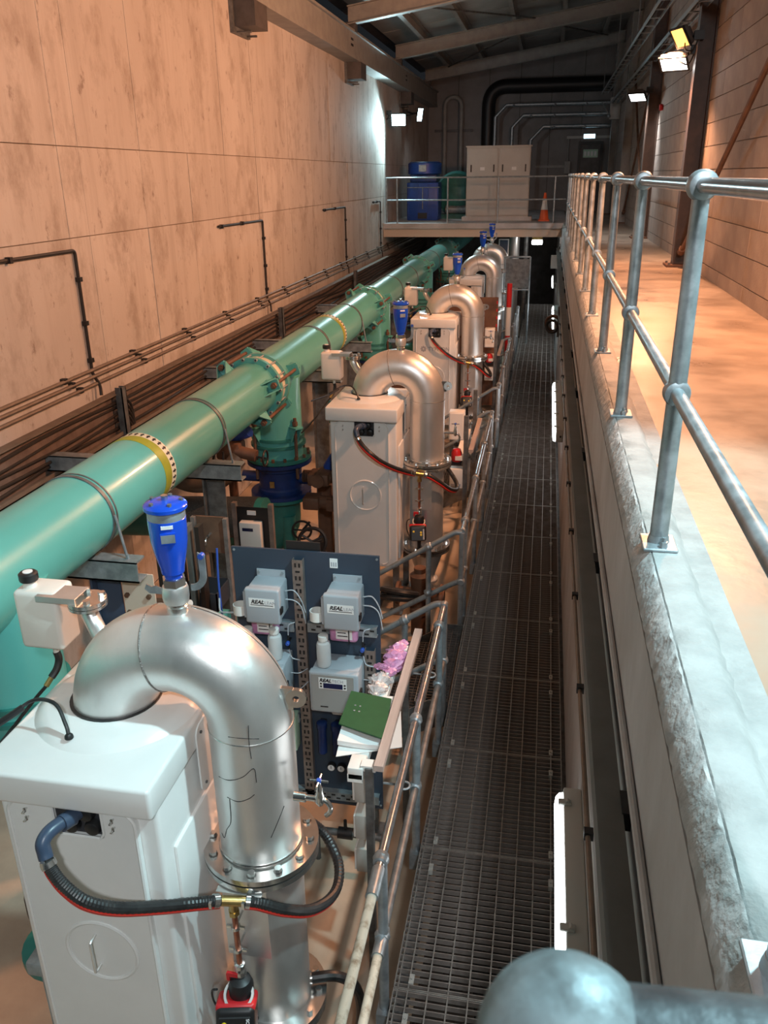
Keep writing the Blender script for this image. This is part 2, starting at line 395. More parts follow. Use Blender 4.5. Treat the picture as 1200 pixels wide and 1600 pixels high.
# right wall: blockwork
wr = MB().bb(XR+0.012, XR+0.3, -2.5, YE, ZW, 8.6).build('wall_right', m['mortar'])
struct(wr, 'blockwork wall along the raised walkway on the right', 'wall')
CH, BL = 0.27, 0.62
bme = mesh_from(*(lambda b: (b.v, b.f))(MB().bb(0, 0.05, 0.0012, BL-0.0012, 0.005, CH-0.005)), 'block'); bme.materials.append(m['block'])
rows = []
z = 3.30-CH; r = 0
while z < 7.7:
    y = 5.2 - (BL/2 if r % 2 else 0)
    while y < YE-0.1:
        rows.append((y, z)); y += BL
    z += CH; r += 1
rows.sort(key=lambda t: (t[0]-1)**2 + (t[1]-4.6)**2*2)
rest = MB()
for i, (y, z) in enumerate(rows):
    if i < 300: inst('block', bme, wr, (XR-random.uniform(0,0.003), y, z))
    else: rest.bb(XR, XR+0.03, y+0.0012, min(y+BL-0.0012, YE), z+0.005, z+CH-0.005)
tag(rest.build('far_blocks', m['block'], wr, smooth=0), kind='stuff')
# end wall in upright cladding panels
we = MB().bb(XL, XR+0.1, YE+0.03, YE+0.2, 0, 8.6).build('wall_end', m['steel_dark'])
struct(we, 'dark panelled end wall beyond the platform', 'wall')
x = XL
while x < XR-0.05:
    MB().bb(x+0.01, min(x+1.02, XR), YE-0.01, YE+0.05, ZW, 8.6).build('panel', m['end_wall'], we); x += 1.03
MB().bb(XL, XP, YE-0.3, YE, 0, 2.9).build('lower_wall', m['steel_dark'], we)
# platform slab across the pit
pf = MB().bb(XL, 0.49, 22.45, YE, 3.07, 3.2).build('floor_platform', m['pit_wall'])
struct(pf, 'concrete platform spanning the far end of the pit', 'platform')
MB().bb(XL, 0.345, 22.55, 22.85, 2.86, 3.07).build('edge_beam', m['cream_wall'], pf)
MB().bb(XL, 0.345, 26.0, 26.3, 2.76, 3.07).build('edge_beam', m['steel_dark'], pf)
# roof: sheets, rafters, purlins
def zr(x): return 7.36 + 0.146*(x+4.04)
RM = Matrix(((1,0,0,0),(0,1,0,0),(0.146,0,1,7.36+0.146*4.04),(0,0,0,1)))
ce = MB().bb(XL-0.3, XR+0.3, -2.5, YE+0.2, 0.30, 0.34, RM).build('ceiling', m['steel_dark'])
struct(ce, 'dark sheeted roof sloping up to the right with steel rafters', 'ceiling')
px = [-4.3, -3.35, -2.3, -1.1, 0.1, 1.3, 2.1]
for yb in range(6):
    for a, b in zip(px[:-1], px[1:]):
        MB().bb(a+0.05, b-0.05, 1.6+yb*5.4-0.5, 1.6+(yb+1)*5.4-0.55, 0.255, 0.295, RM).build('roof_sheet', m['sheet'], ce)
for a in px[1:-1]:
    q = MB().bb(a-0.09, a+0.09, 0, YE, 0.22, 0.235, RM).bb(a-0.012, a+0.012, 0, YE, 0.05, 0.22, RM).bb(a-0.05, a+0.05, 0, YE, 0.04, 0.055, RM)
    q.build('purlin', m['steel_grey'], ce)
for y in (7.2, 12.6, 18.0, 23.4, 28.8):
    q = MB().bb(XL+0.2, XR, y-0.1, y+0.1, -0.28, -0.26, RM).bb(XL+0.2, XR, y-0.012, y+0.012, -0.26, 0.02, RM).bb(XL+0.2, XR, y-0.1, y+0.1, 0.02, 0.04, RM)
    q.build('rafter', m['steel_grey'], ce)
for (x0, y0, x1, y1) in ((-3.3,18.2,-0.6,23.2), (-0.6,23.6,1.4,28.6), (-3.3,28.6,-0.2,23.6)):
    MB().cyl((x0,y0,zr(x0)-0.02), (x1,y1,zr(x1)-0.02), 0.02, n=6).build('wind_brace', m['galv_dark'], ce)
for y in (18.0, 23.4, 28.8):
    MB().bb(XL+0.16, XL+0.36, y-0.09, y+0.09, 6.95, 7.12).build('rafter_foot', m['steel_dark'], ce)
# eaves beam on the left wall with corbels
eb = MB().bb(-4.22, -3.95, 2, YE, 6.56, 6.96).bb(-4.26, -3.93, 2, YE, 6.5, 6.56).bb(-4.26, -3.9, 2, YE, 6.94, 6.98).build('trim_2', m['steel_grey'])
struct(eb, 'pale grey beam running along the top of the left wall', 'beam')
for y in (12.15, 18.75, 25.35):
    cb = MB().bb(-4.25, -3.92, y-0.26, y+0.26, 6.2, 6.5).build('corbel', m['steel_dark'], eb)
    MB().bb(-4.25, -4.2, y-0.33, y+0.33, 6.12, 6.5).cyl((-4.22,y-.2,6.14),(-4.0,y-.2,6.14),0.015,n=6).cyl((-4.22,y+.2,6.14),(-4.06,y+.2,6.14),0.015,n=6).build('anchor_plate', m['galv_dark'], cb)
    MB().bb(-3.949, -3.944, y-1.0, y-0.8, 6.8, 6.84).bb(-3.949, -3.944, y-1.0, y-0.8, 6.7, 6.74).build('marking', m['ink'], eb)
# stanchions against the right wall
def stanchion(y, label):
    t = thing('steel_column', (1.8, y, ZW), label, 'column', 'steel stanchions on the right wall')
    MB().bb(1.71, 1.725, y-0.1, y+0.1, ZW, 7.9).bb(1.91, 1.925, y-0.1, y+0.1, ZW, 7.9).bb(1.725, 1.91, y-0.008, y+0.008, ZW, 7.9).build('shaft', m['column'] if y < 20 else m['steel_grey'], t)
    bp = MB().bb(1.62, 1.925, y-0.2, y+0.2, ZW, ZW+0.03).build('base_plate', m['brown'], t)
    for sx in (1.66,):
        for sy in (-0.15, 0.15): MB().cyl((sx,y+sy,ZW+0.03),(sx,y+sy,ZW+0.055),0.016,n=6).build('bolt', m['galv_dark'], bp)
stanchion(12.4, 'brown steel stanchion nearest on the right, beside the orange floodlight')
stanchion(17.9, 'second brown steel stanchion along the right wall')
stanchion(23.3, 'third grey steel stanchion along the right wall, past the cross braces')
stanchion(28.5, 'farthest pale steel stanchion on the right, near the exit door')
def brace(a, b, label, rr=0.03):
    tag(MB().cyl(a, b, rr, n=8).cyl(Vector(a)-Vector((0,0,.0)), Vector(a)+(Vector(b)-Vector(a)).normalized()*0.12, rr*1.7, n=8).build('diagonal_brace', m['brown'], origin=a), label, 'brace', 'diagonal braces on the right wall')
brace((1.79,12.2,3.35), (1.79,6.9,6.05), 'long brown diagonal brace falling to the nearest stanchion foot')
brace((1.87,6.9,4.75), (1.87,12.2,7.2), 'diagonal brace rising to the top of the nearest stanchion')
brace((1.84,18.2,3.4), (1.84,23.0,6.6), 'thin brace rising away beyond the second stanchion', 0.025)
brace((1.86,23.0,3.4), (1.86,18.2,6.6), 'thin brace falling away beyond the second stanchion', 0.025)
# exit door in the end wall
dr = thing('door_1', (1.25, YE-0.03, ZW), 'dark exit door in the end wall below the lit sign', 'door'); dr['kind'] = 'structure'
MB().bb(0.93, 1.57, YE-0.05, YE-0.012, ZW, 5.25).build('door_leaf', m['steel_dark'], dr)
MB().bb(0.85, 0.92, YE-0.08, YE-0.012, ZW, 5.35).bb(1.58, 1.65, YE-0.08, YE-0.012, ZW, 5.35).bb(0.92, 1.58, YE-0.08, YE-0.012, 5.26, 5.35).build('door_frame', m['black'], dr)
MB().cyl((1.05,YE-0.06,4.2),(1.45,YE-0.06,4.2),0.02,n=8).build('push_bar', m['galv_dark'], dr)
sg = MB().bb(1.02, 1.5, YE-0.06, YE-0.05, 4.85, 5.1).build('door_sign', m['mint'], dr)
for i in range(4): MB().bb(1.05+i*0.11, 1.12+i*0.11, YE-0.066, YE-0.06, 4.9, 5.04).build('sign_mark', m['label_white'], sg)
# ------------------------------------------------------------------ one treatment unit (built at bay 0, copied along the pit)
YC, S = 2.70, 5.38
HEXB = mesh_from(*(lambda b: (b.v, b.f))(MB().cyl((0,0,0),(0,0,0.02),0.0165,n=6).cyl((0,0,-0.003),(0,0,0),0.021,n=10)), 'hex_bolt', 20); HEXB.materials.append(m['stainless_bright'])
def bolts(parent, c, R, n, z, name='bolt', a0=0.0, me=HEXB, flip=False):
    for i in range(n):
        t = a0 + 2*math.pi*i/n
        inst(name, me, parent, (c[0]+R*math.cos(t), c[1]+R*math.sin(t), z), (math.pi,0,t) if flip else (0,0,t))

XLG, XRG, RB, RP, ZB = -1.69, -1.095, 0.2975, 0.178, 2.281
XC = (XLG+XRG)/2                              # middle of the bend
XA = -1.365                                   # air valve
def make_cabinet():
    t = thing('treatment_cabinet', (-1.65, YC, 0), 'x', 'cabinet', 'white treatment cabinets in a row')
    MB().rbox(-2.01, -1.335, 2.27, 3.04, 0.55, 2.15, 0.02, 3).build('body', m['white'], t)
    # proud front panel with a notch below the lid
    x0, x1, z0, z1, r = -1.95, -1.415, 0.60, 2.125, 0.07
    nx0, nx1, nz = -1.76, -1.55, 1.975
    pts = []
    def cor(cx, cz, a0, a1, rr):
        for k in range(6):
            a = math.radians(a0+(a1-a0)*k/5); pts.append((cx+rr*math.cos(a), cz+rr*math.sin(a)))
    cor(x1-r, z0+r, -90, 0, r); cor(x1-r, z1-r, 0, 90, r)
    pts.append((nx1, z1)); cor(nx1-0.02, nz+0.02, 0, -90, 0.02); cor(nx0+0.02, nz+0.02, -90, -180, 0.02); pts.append((nx0, z1))
    cor(x0+r, z1-r, 90, 180, r); cor(x0+r, z0+r, 180, 270, r)
    R = Matrix(((1,0,0,0),(0,0,-1,0),(0,1,0,0),(0,0,0,1)))
    fp = MB().prism(pts, -2.272, -2.238, R).build('front_panel', m['white'], t)
    MB().tube([(p[0], 2.2385, p[1]) for p in pts[:12]], 0.008, 6).build('panel_bead', m['white'], fp)
    MB().tube([(p[0], 2.2385, p[1]) for p in pts[26:]], 0.008, 6).build('panel_bead', m['white'], fp)
    fr = MB()
    for off, yy in ((0, 2.24),):
        path = [(nx1, yy, z1)] + [(nx1, yy, nz+0.03), (nx1-0.02, yy, nz), (nx0+0.02, yy, nz), (nx0, yy, nz+0.03)] + [(nx0, yy, z1)]
        fr.tube(path, 0.008, 6)
    fr.build('recess_rim', m['white'], fp)
    MB().bb(nx0, nx1, 2.262, 2.2695, nz, z1).build('recess_back', m['dark_recess'], t)
    for (cx, cz) in ((-1.62, 2.085), (-1.69, 2.02), (-1.60, 2.02)):
        MB().lathe([(0.034,0),(0.036,0.01),(0.03,0.03),(0.024,0.034)], 16, (cx, 2.265, cz), (0,-1,0)).build('cable_gland', m['black'], t)
    d = MB().lathe([(0.150,0),(0.150,0.006),(0.158,0.010),(0.166,0.006),(0.166,0)], 40, (-1.655, 2.239, 1.36), (0,-1,0), closed=True).build('round_hatch_rim', m['white'], fp)
    MB().tube(round_path([(-1.675,2.24,1.275),(-1.675,2.195,1.275),(-1.675,2.195,1.445),(-1.675,2.24,1.445)], 0.012, 4), 0.006, 8).build('hatch_handle', m['stainless'], t)
    for bx in (-1.865, -1.50):
        for bz in (2.085, 2.045):
            MB().cyl((bx,2.238,bz),(bx,2.205,bz),0.004,n=6).cyl((bx,2.222,bz-0.006),(bx,2.222,bz+0.010),0.005,n=6).build('wing_screw', m['stainless_bright'], t)
    # lid with a low dome round the pipe
    ld = MB().rbox(-2.035, -1.315, 2.195, 3.065, 2.135, 2.275, 0.016, 3)
    ld.build('lid', m['white'], t)
    MB().lathe([(0.35,2.27),(0.335,2.285),(0.31,2.305),(0.285,2.312),(0.14,2.312),(0.13,2.29)], 48, (-1.68,YC,0)).build('lid_dome', m['white'], t)
    MB().lathe([(0.192,2.300),(0.192,2.318),(0.180,2.318)], 40, (XLG,YC,0)).build('pipe_seal', m['rubber'], t)
    sp = MB().prism(rrect(2.62, 3.0, 1.9, 2.24, 0.05), -1.316, -1.309, Matrix(((0,0,1,0),(1,0,0,0),(0,1,0,0),(0,0,0,1)))).build('side_plate', m['white'], t)
    for (by, bz) in ((2.66,2.2),(2.66,1.94),(2.96,2.2)):
        MB().cyl((-1.309,by,bz),(-1.303,by,bz),0.007,n=8).build('bolt', m['galv_dark'], sp)
    MB().rbox(-1.34, -1.32, 2.36, 2.98, 0.62, 1.86, 0.008, 2).build('side_panel', m['white'], t)
    for (lx, ly) in ((-1.94,2.32),(-1.36,2.32),(-1.94,2.98),(-1.36,2.98)):
        MB().bb(lx-0.03, lx+0.03, ly-0.03, ly+0.03, 0, 0.55).bb(lx-0.07, lx+0.07, ly-0.07, ly+0.07, 0, 0.012).build('leg', m['galv_dark'], t)
    return t
def make_swan():
    t = thing('swan_neck_pipe', (XRG, YC, 0), 'x', 'pipe', 'stainless swan-neck pipes')
    path = [(XLG,YC,2.20)] + [tuple(p) for p in arc((XC,YC,ZB), (-1,0,0), (0,0,1), RB, 0, 180, 40)] + [(XRG,YC,2.1),(XRG,YC,1.62)]
    MB().tube(path, RP, 48, caps=False).build('bend', m['stainless'], t, smooth=60)
    w = MB().torus((XC-RB*math.sin(0.2),YC,ZB+RB*math.cos(0.2)), (math.cos(0.2),0,math.sin(0.2)), RP, 0.0045, 48, 6); w.build('weld_seam', m['weld'], t)
    MB().torus((XRG,YC,ZB-0.02), (0,0,1), RP, 0.003, 48, 6).build('weld_seam', m['stainless_bright'], t)
    MB().tube([Vector(p)+Vector((0,0.045,0)) for p in arc((XC,YC,ZB), (1,0,0), (0,0,1), RB+RP-0.006, 8, 82, 24)], 0.0035, 6).build('weld_seam', m['stainless_bright'], t)
    MB().torus((XRG,YC,1.64), (0,0,1), RP+0.002, 0.006, 40, 6).build('weld_seam', m['stainless_bright'], t)
    f1 = MB().ring((XRG,YC,1.615), (0,0,1), RP-0.005, 0.255, 0.026, 56).build('upper_flange', m['stainless_bright'], t)
    g = MB().ring((XRG,YC,1.598), (0,0,1), RP, 0.235, 0.008, 40).build('gasket', m['black'], t)
    f2 = MB().ring((XRG,YC,1.58), (0,0,1), RP-0.005, 0.255, 0.026, 56).build('lower_flange', m['stainless_bright'], t)
    bolts(f1, (XRG,YC), 0.218, 12, 1.628, a0=0.13); bolts(f2, (XRG,YC), 0.218, 12, 1.567, a0=0.13, flip=True)
    MB().cyl((XRG,YC,1.57),(XRG,YC,0.66), RP, n=48, caps=False).build('lower_pipe', m['stainless'], t, smooth=60)
    f3 = MB().ring((XRG,YC,0.66), (0,0,1), RP-0.005, 0.255, 0.026, 56).build('base_flange', m['stainless_bright'], t)
    f4 = MB().ring((XRG,YC,0.625), (0,0,1), RP-0.06, 0.255, 0.026, 56).build('base_flange', m['stainless_bright'], t)
    bolts(f3, (XRG,YC), 0.218, 12, 0.673, a0=0.13)
    MB().lathe([(RP,0.61),(RP,0.55),(0.10,0.30),(0.10,0.25),(0.13,0.25),(0.13,0.22),(0.09,0.22),(0.09,0.02),(0.16,0.02),(0.16,0)], 32, (XRG,YC,0)).build('reducer', m['stainless'], t)
    # lifting lug on the outside of the bend
    c = Vector((XRG+RP+0.030, YC-0.02, 2.405))
    lg = MB().ring(c, (0.15,-1,0), 0.014, 0.042, 0.02, 28).bb(c.x-0.062, c.x-0.012, c.y-0.01, c.y+0.01, c.z-0.055, c.z+0.045)
    lg.build('lifting_lug', m['stainless_bright'], t)
    # plate that carries the pump pipework
    MB().bb(-1.215, -1.015, 2.500, 2.504, 1.13, 1.56).bb(-1.215,-1.015,2.44,2.504,1.556,1.56).build('mounting_plate', m['stainless'], t)
    # bib tap
    tp = MB().cyl((-0.912,YC-0.05,1.93),(-0.86,YC-0.05,1.93),0.021,n=14).cyl((-0.86,YC-0.05,1.93),(-0.80,YC-0.05,1.93),0.013,n=12).lathe([(0.012,1.90),(0.022,1.92),(0.02,1.95),(0.014,1.97),(0.014,1.99),(0.008,2.0),(0.007,2.02)],14,(-0.80,YC-0.05,0)).build('bib_tap', m['stainless_bright'], t)
    MB().tube(arc((-0.80,YC-0.05,1.885), (0,0,1), (1,0,0), 0.045, 0, 150, 10), 0.011, 10).build('tap_spout', m['stainless_bright'], tp)
    MB().cyl((-0.84,YC-0.05,2.025),(-0.76,YC-0.05,2.025),0.005,n=8).cyl((-0.80,YC-0.09,2.025),(-0.80,YC-0.01,2.025),0.005,n=8).build('tap_handle', m['stainless_bright'], tp)
    MB().lathe([(0.011,2.02),(0.011,2.033),(0.006,2.036)],12,(-0.80,YC-0.05,0)).build('tap_button', m['blue_mid'], tp)
    return t
def make_air_valve():
    t = thing('air_valve', (XA, YC, 2.75), 'x', 'valve', 'blue air valves on the swan necks')
    c = (XA,YC,0)
    MB().lathe([(0.042,2.745),(0.042,2.775),(0.036,2.78),(0.036,2.79)],24,c).build('socket', m['stainless_bright'], t)
    MB().lathe([(0.040,2.79),(0.050,2.795),(0.053,2.815),(0.053,2.85),(0.048,2.865),(0.040,2.87)],24,c).build('ball_valve', m['stainless'], t)
    MB().lathe([(0.048,2.87),(0.048,2.90),(0.040,2.903)],6,c).build('union_nut', m['stainless_bright'], t, smooth=20)
    b = MB().lathe([(0.034,2.895),(0.036,2.92),(0.045,2.925),(0.048,2.95),(0.062,3.01),(0.070,3.06),(0.073,3.12),(0.073,3.155),(0.070,3.158)],36,c).build('valve_body', m['blue'], t)
    MB().lathe([(0.071,3.155),(0.072,3.158),(0.072,3.19),(0.071,3.193)],48,c).build('mesh_band', m['galv'], t)
    cp = MB().lathe([(0.076,3.19),(0.083,3.195),(0.083,3.208),(0.076,3.216),(0.045,3.224),(0.012,3.226)],36,c).build('valve_cap', m['blue'], t)
    MB().cyl((XA,YC,3.225),(XA,YC,3.245),0.014,n=6).build('cap_nut', m['stainless_bright'], cp)
    for k in range(5):
        a = k*2*math.pi/5+0.4; MB().cyl((XA+.060*math.cos(a),YC+.060*math.sin(a),3.214),(XA+.060*math.cos(a),YC+.060*math.sin(a),3.228),0.009,n=6).build('bolt', m['galv_dark'], cp)
    Rm = Matrix.Rotation(math.radians(24), 4, 'Z'); T = Matrix.Translation((XA,YC,0)) @ Rm
    MB().bb(-0.028,0.028,-0.081,-0.06,3.075,3.118,T).build('label_mount', m['blue'], b)
    MB().bb(-0.026,0.026,-0.0825,-0.0805,3.08,3.113,T).build('label_plate', m['galv'], b)
    MB().bb(-0.022,0.022,-0.078,-0.065,3.135,3.147,T).build('cast_mark', m['label_white'], b)
    # lever handles of the ball valve
    pl = []
    for k in range(9):
        a = math.radians(-90+95*k/8); pl.append((0.055+0.07*math.cos(a), 0.10+0.07*math.sin(a)))
    pl += [(0.125,0.19),(0.095,0.20),(0.098,0.11)]
    for k in range(6):
        a = math.radians(0-90*k/5); pl.append((0.055+0.042*math.cos(a), 0.10+0.042*math.sin(a)))
    R = Matrix(((1,0,0,0),(0,0,1,0),(0,1,0,0),(0,0,0,1)))
    lv = MB().prism(pl, -0.003, 0.003, Matrix.Translation((XA,YC+0.03,2.80)) @ R).build('lever', m['galv'], t)
    MB().cyl((XA+0.11,YC+0.02,2.985),(XA+0.11,YC+0.042,2.985),0.012,n=14).build('lever_button', m['blue_mid'], lv)
    MB().prism([(-0.05,0.0),(-0.11,0.0),(-0.13,0.018),(-0.12,0.04),(-0.10,0.03),(-0.08,0.035),(-0.05,0.025)], -0.003, 0.003, Matrix.Translation((XA,YC+0.0,2.82)) @ R).build('locking_tab', m['galv'], t)
    return t
def make_hose():
    t = thing('bypass_hose', (-1.127, 2.41, 1.55), 'x', 'hose', 'black hoses across the cabinets')
    el = MB().tube(bez([(-1.640,2.262,2.085),(-1.665,2.19,2.10),(-1.69,2.12,2.105),(-1.70,2.082,2.085),(-1.692,2.07,2.05),(-1.684,2.062,2.03)],6), 0.027, 14).build('elbow', m['slate_pipe'], t)
    MB().cyl((-1.655,2.215,2.093),(-1.672,2.165,2.102),0.033,n=16).build('elbow_collar', m['slate_pipe'], el)
    h1 = bez([(-1.684,2.062,2.03),(-1.66,2.05,1.985),(-1.61,2.04,1.925),(-1.54,2.05,1.855),(-1.46,2.12,1.765),(-1.35,2.24,1.665),(-1.25,2.335,1.60),(-1.175,2.39,1.567)],16)
    h2 = bez([(-1.08,2.425,1.543),(-1.03,2.44,1.53),(-0.93,2.50,1.445),(-0.845,2.62,1.335),(-0.79,2.78,1.275),(-0.805,2.92,1.30),(-0.885,3.0,1.39),(-0.96,2.98,1.49),(-1.0,2.94,1.56)],16)
    for h in (h1, h2):
        hs = MB().tube(h, 0.024, 12, rad=[0.0245 if k%2 else 0.0228 for k in range(len(h))]).build('hose', m['rubber'], t, smooth=20)
        MB().tube([p+Vector((-0.002,-0.008,-0.0145)) for p in (h if h is h1 else h[:78])], 0.0165, 8).build('red_stripe', m['red_stripe'], hs)
    def clamp(a, b):
        MB().cyl(a, b, 0.0295, n=18).box(Vector(a)+Vector((0,-0.028,0.008)), (0.012,0.014,0.03)).build('hose_clamp', m['stainless_bright'], t)
    clamp((-1.681,2.060,2.018),(-1.670,2.055,2.0)); clamp((-1.198,2.374,1.577),(-1.18,2.387,1.569)); clamp((-1.078,2.425,1.543),(-1.06,2.43,1.539))
    MB().cyl((-1.175,2.39,1.567),(-1.08,2.425,1.543),0.0215,n=16).cyl((-1.128,2.407,1.555),(-1.13,2.415,1.48),0.019,n=14).cyl((-1.1295,2.413,1.50),(-1.13,2.415,1.475),0.024,n=6).build('brass_tee', m['brass'], t)
    return t
def make_pump():
    x, y = -1.130, 2.415
    t = thing('circulation_pump', (x, y, 0.6), 'x', 'pump', 'red and black circulation pumps')
    MB().cyl((x,y,1.475),(x,y,1.17),0.0125,n=14).build('copper_riser', m['copper'], t)
    for z in (1.40, 1.27):
        MB().ring((x,y,z),(0,0,1),0.0125,0.02,0.016,16).box((x+0.028,y,z),(0.024,0.01,0.012)).box((x-0.028,y,z),(0.024,0.01,0.012)).cyl((x,y,z),(x,2.50,z),0.005,n=6).build('pipe_clip', m['stainless_bright'], t)
    MB().lathe([(0.015,1.19),(0.024,1.185),(0.024,1.165),(0.018,1.16),(0.022,1.15),(0.026,1.14),(0.026,1.12),(0.018,1.11)],12,(x,y,0)).build('union', m['stainless_bright'], t)
    MB().box((x-0.03,y-0.02,1.135),(0.05,0.012,0.022)).box((x-0.05,y-0.02,1.12),(0.014,0.012,0.04)).build('isolating_lever', m['red'], t)
    MB().lathe([(0.02,1.115),(0.045,1.10),(0.055,1.07),(0.055,1.03)],20,(x,y-0.01,0)).build('volute', m['black'], t)
    MB().ring((x,y-0.04,1.045),(0.1,-0.5,0.8),0.055,0.066,0.022,24).build('clamp_band', m['stainless'], t)
    Rm = Matrix.Translation((x-0.005,y-0.075,0.945)) @ Matrix.Rotation(math.radians(12),4,'Z') @ Matrix.Rotation(math.radians(-20),4,'X')
    MB().rbox(-0.085,0.085,-0.06,0.07,-0.09,0.075,0.025,4,Rm).build('motor_head', m['black'], t)
    MB().rbox(-0.087,0.087,-0.045,0.071,0.045,0.085,0.015,3,Rm).build('red_shroud', m['red'], t)
    fc = MB().rbox(-0.07,0.07,-0.064,-0.055,-0.085,0.04,0.004,1,Rm).build('control_face', m['black'], t)
    for (bx, bz) in ((-0.045,0.01),(0.03,0.0),(0.03,-0.025)):
        MB().lathe([(0.011,0),(0.011,0.004),(0.007,0.005)],14,Rm @ Vector((bx,-0.064,bz)),Rm.to_3x3() @ Vector((0,-1,0))).build('button', m['yellow_btn'], fc)
    me = text_mesh('GRUNDFOS', 0.020, m['label_white'], 'lettering', 0.0004)
    o = inst('lettering', me, t, (0,0,0)); o.matrix_local = Matrix.Translation(-ROOT[t.name]) @ Rm @ Matrix.Translation((0.058,-0.0655,-0.02)) @ Matrix.Rotation(math.pi/2,4,'X') @ Matrix.Rotation(math.pi/2,4,'Z')
    MB().tube(bez([(x-0.09,y-0.06,1.08),(x-0.12,y-0.05,1.05),(x-0.125,y-0.03,0.95),(x-0.10,y-0.0,0.85)],6),0.005,6).build('lead', m['black'], t)
    MB().lathe([(0.05,0.86),(0.03,0.84),(0.02,0.80),(0.02,0.70)],16,(x,y+0.0,0)).cyl((x,y,0.70),(x,y+0.12,0.70),0.018,n=12).build('tail_pipe', m['black'], t)
    return t
def make_jug():
    t = thing('dosing_bottle', (-2.14, 2.97, 2.34), 'x', 'bottle', 'white dosing bottles beside the swan necks')
    a = MB().rbox(-2.245,-2.035,2.885,3.045,2.375,2.665,0.022,3); a.build('bottle_body', m['jug'], t)
    MB().lathe([(0.035,2.655),(0.03,2.675),(0.026,2.70)],16,(-2.19,2.95,0)).build('neck', m['jug'], t)
    cp = MB().lathe([(0.040,2.695),(0.042,2.70),(0.042,2.728),(0.034,2.735)],20,(-2.19,2.95,0)).build('cap', m['black'], t)
    MB().lathe([(0.022,2.734),(0.022,2.738),(0.01,2.739)],14,(-2.19,2.95,0)).build('cap_disc', m['label_white'], cp)
    MB().lathe([(0.018,2.38),(0.014,2.345),(0.014,2.32)],12,(-2.12,2.95,0)).build('spout', m['jug'], t)
    MB().tube(bez([(-2.12,2.95,2.33),(-2.115,2.95,2.29),(-2.12,2.93,2.25),(-2.135,2.90,2.22)],5),0.017,10).build('outlet_hose', m['rubber'], t)
    MB().cyl((-2.135,2.90,2.22),(-2.15,2.87,2.19),0.013,n=10).build('brass_joint', m['brass'], t)
    MB().tube(bez([(-2.15,2.87,2.19),(-2.18,2.80,2.15),(-2.26,2.62,2.03),(-2.36,2.45,1.92)],6),0.008,8).build('feed_line', m['rubber'], t)
    return t
def make_stub():
    t = thing('blanked_stub', (-1.90, 2.93, 2.40), 'x', 'pipe fitting', 'flanged stubs holding the dosing bottles')
    MB().tube([(-1.76,2.83,2.42),(-1.86,2.90,2.50),(-1.905,2.93,2.56),(-1.91,2.935,2.61)],0.038,18).build('stub_pipe', m['stainless'], t)
    f = MB().lathe([(0.085,2.600),(0.085,2.612),(0.078,2.613),(0.085,2.616),(0.085,2.634),(0.02,2.636)],32,(-1.91,2.935,0)).build('blind_flange', m['stainless_bright'], t)
    bolts(f, (-1.91,2.935), 0.064, 4, 2.636, a0=0.5)
    MB().bb(-2.12,-1.93,2.87,2.99,2.655,2.66).bb(-2.12,-1.93,2.87,2.873,2.632,2.66).build('bottle_bracket', m['stainless'], t)
    return t
def make_lead():
    t = thing('sensor_lead', (-1.75, 2.42, 2.3), 'x', 'cable', 'black sensor leads on the cabinet lids')
    MB().tube(bez([(-2.20,2.30,2.30),(-2.02,2.38,2.36),(-1.92,2.46,2.42),(-1.82,2.46,2.42),(-1.76,2.42,2.36),(-1.74,2.40,2.318)],7),0.008,8).build('cord', m['rubber'], t)
    MB().lathe([(0.018,2.31),(0.016,2.322),(0.008,2.33)],12,(-1.74,2.40,0)).build('grommet', m['black'], t)
    MB().tube([(-2.03,2.375,2.355),(-1.99,2.40,2.378),(-1.95,2.44,2.40)],0.014,10).build('inline_plug', m['black'], t)
    return t
NTH = ['nearest', 'second', 'third', 'fourth', 'fifth']
kinds = [
 (make_cabinet, lambda k: ['large white cabinet nearest at lower left, round hatch with handle', 'second white cabinet behind the grey instrument board', 'third white cabinet with printed logo on its front', 'fourth white cabinet along the row, near the platform'][k], 4),
 (make_swan, lambda k: ['large stainless swan-neck pipe nearest the camera on the first cabinet', 'second stainless swan-neck pipe behind the instrument board', 'third stainless swan-neck pipe glowing orange in the row', 'fourth stainless swan-neck pipe in the row', 'farthest stainless swan-neck pipe, just short of the platform'][k], 5),
 (make_air_valve, lambda k: ['big blue air valve on the nearest swan-neck pipe', 'blue air valve on the second swan-neck pipe', 'blue air valve on the third swan-neck pipe', 'blue air valve on the fourth swan-neck pipe below the platform', 'farthest blue air valve, in front of the platform edge'][k], 5),
 (make_hose, lambda k: ['black ribbed hose with red stripe across the nearest cabinet', 'black hose looping across the second cabinet', 'black hose looping across the third cabinet with logo'][k], 3),
 (make_pump, lambda k: ['red and black pump on the nearest stainless pipe at bottom', 'red and black pump on the second stainless pipe', 'red and black pump on the third stainless pipe'][k], 3),
 (make_jug, lambda k: ['white plastic dosing bottle with black cap by the nearest swan neck', 'white dosing bottle beside the second swan neck', 'white dosing bottle beside the third swan neck', 'small white dosing bottle beside the fourth swan neck'][k], 4),
 (make_stub, lambda k: ['bolted blank flange beside the nearest dosing bottle', 'bolted blank flange beside the second dosing bottle', 'bolted blank flange beside the third dosing bottle', 'small bolted flange beside the fourth dosing bottle'][k], 4),
 (make_lead, lambda k: ['black lead curving onto the nearest white lid', 'black lead curving onto the second white lid', 'black lead curving onto the third white lid'][k], 3),
]
units = {}
for fn, lab, n in kinds:
    o = fn(); o['label'] = lab(0); units[fn.__name__] = [o]
    for k in range(1, n):
        dy = S*k if k < 4 else S*3 + 3.05
        units[fn.__name__].append(copy_tree(o, (0,dy,0), None, lab(k)))
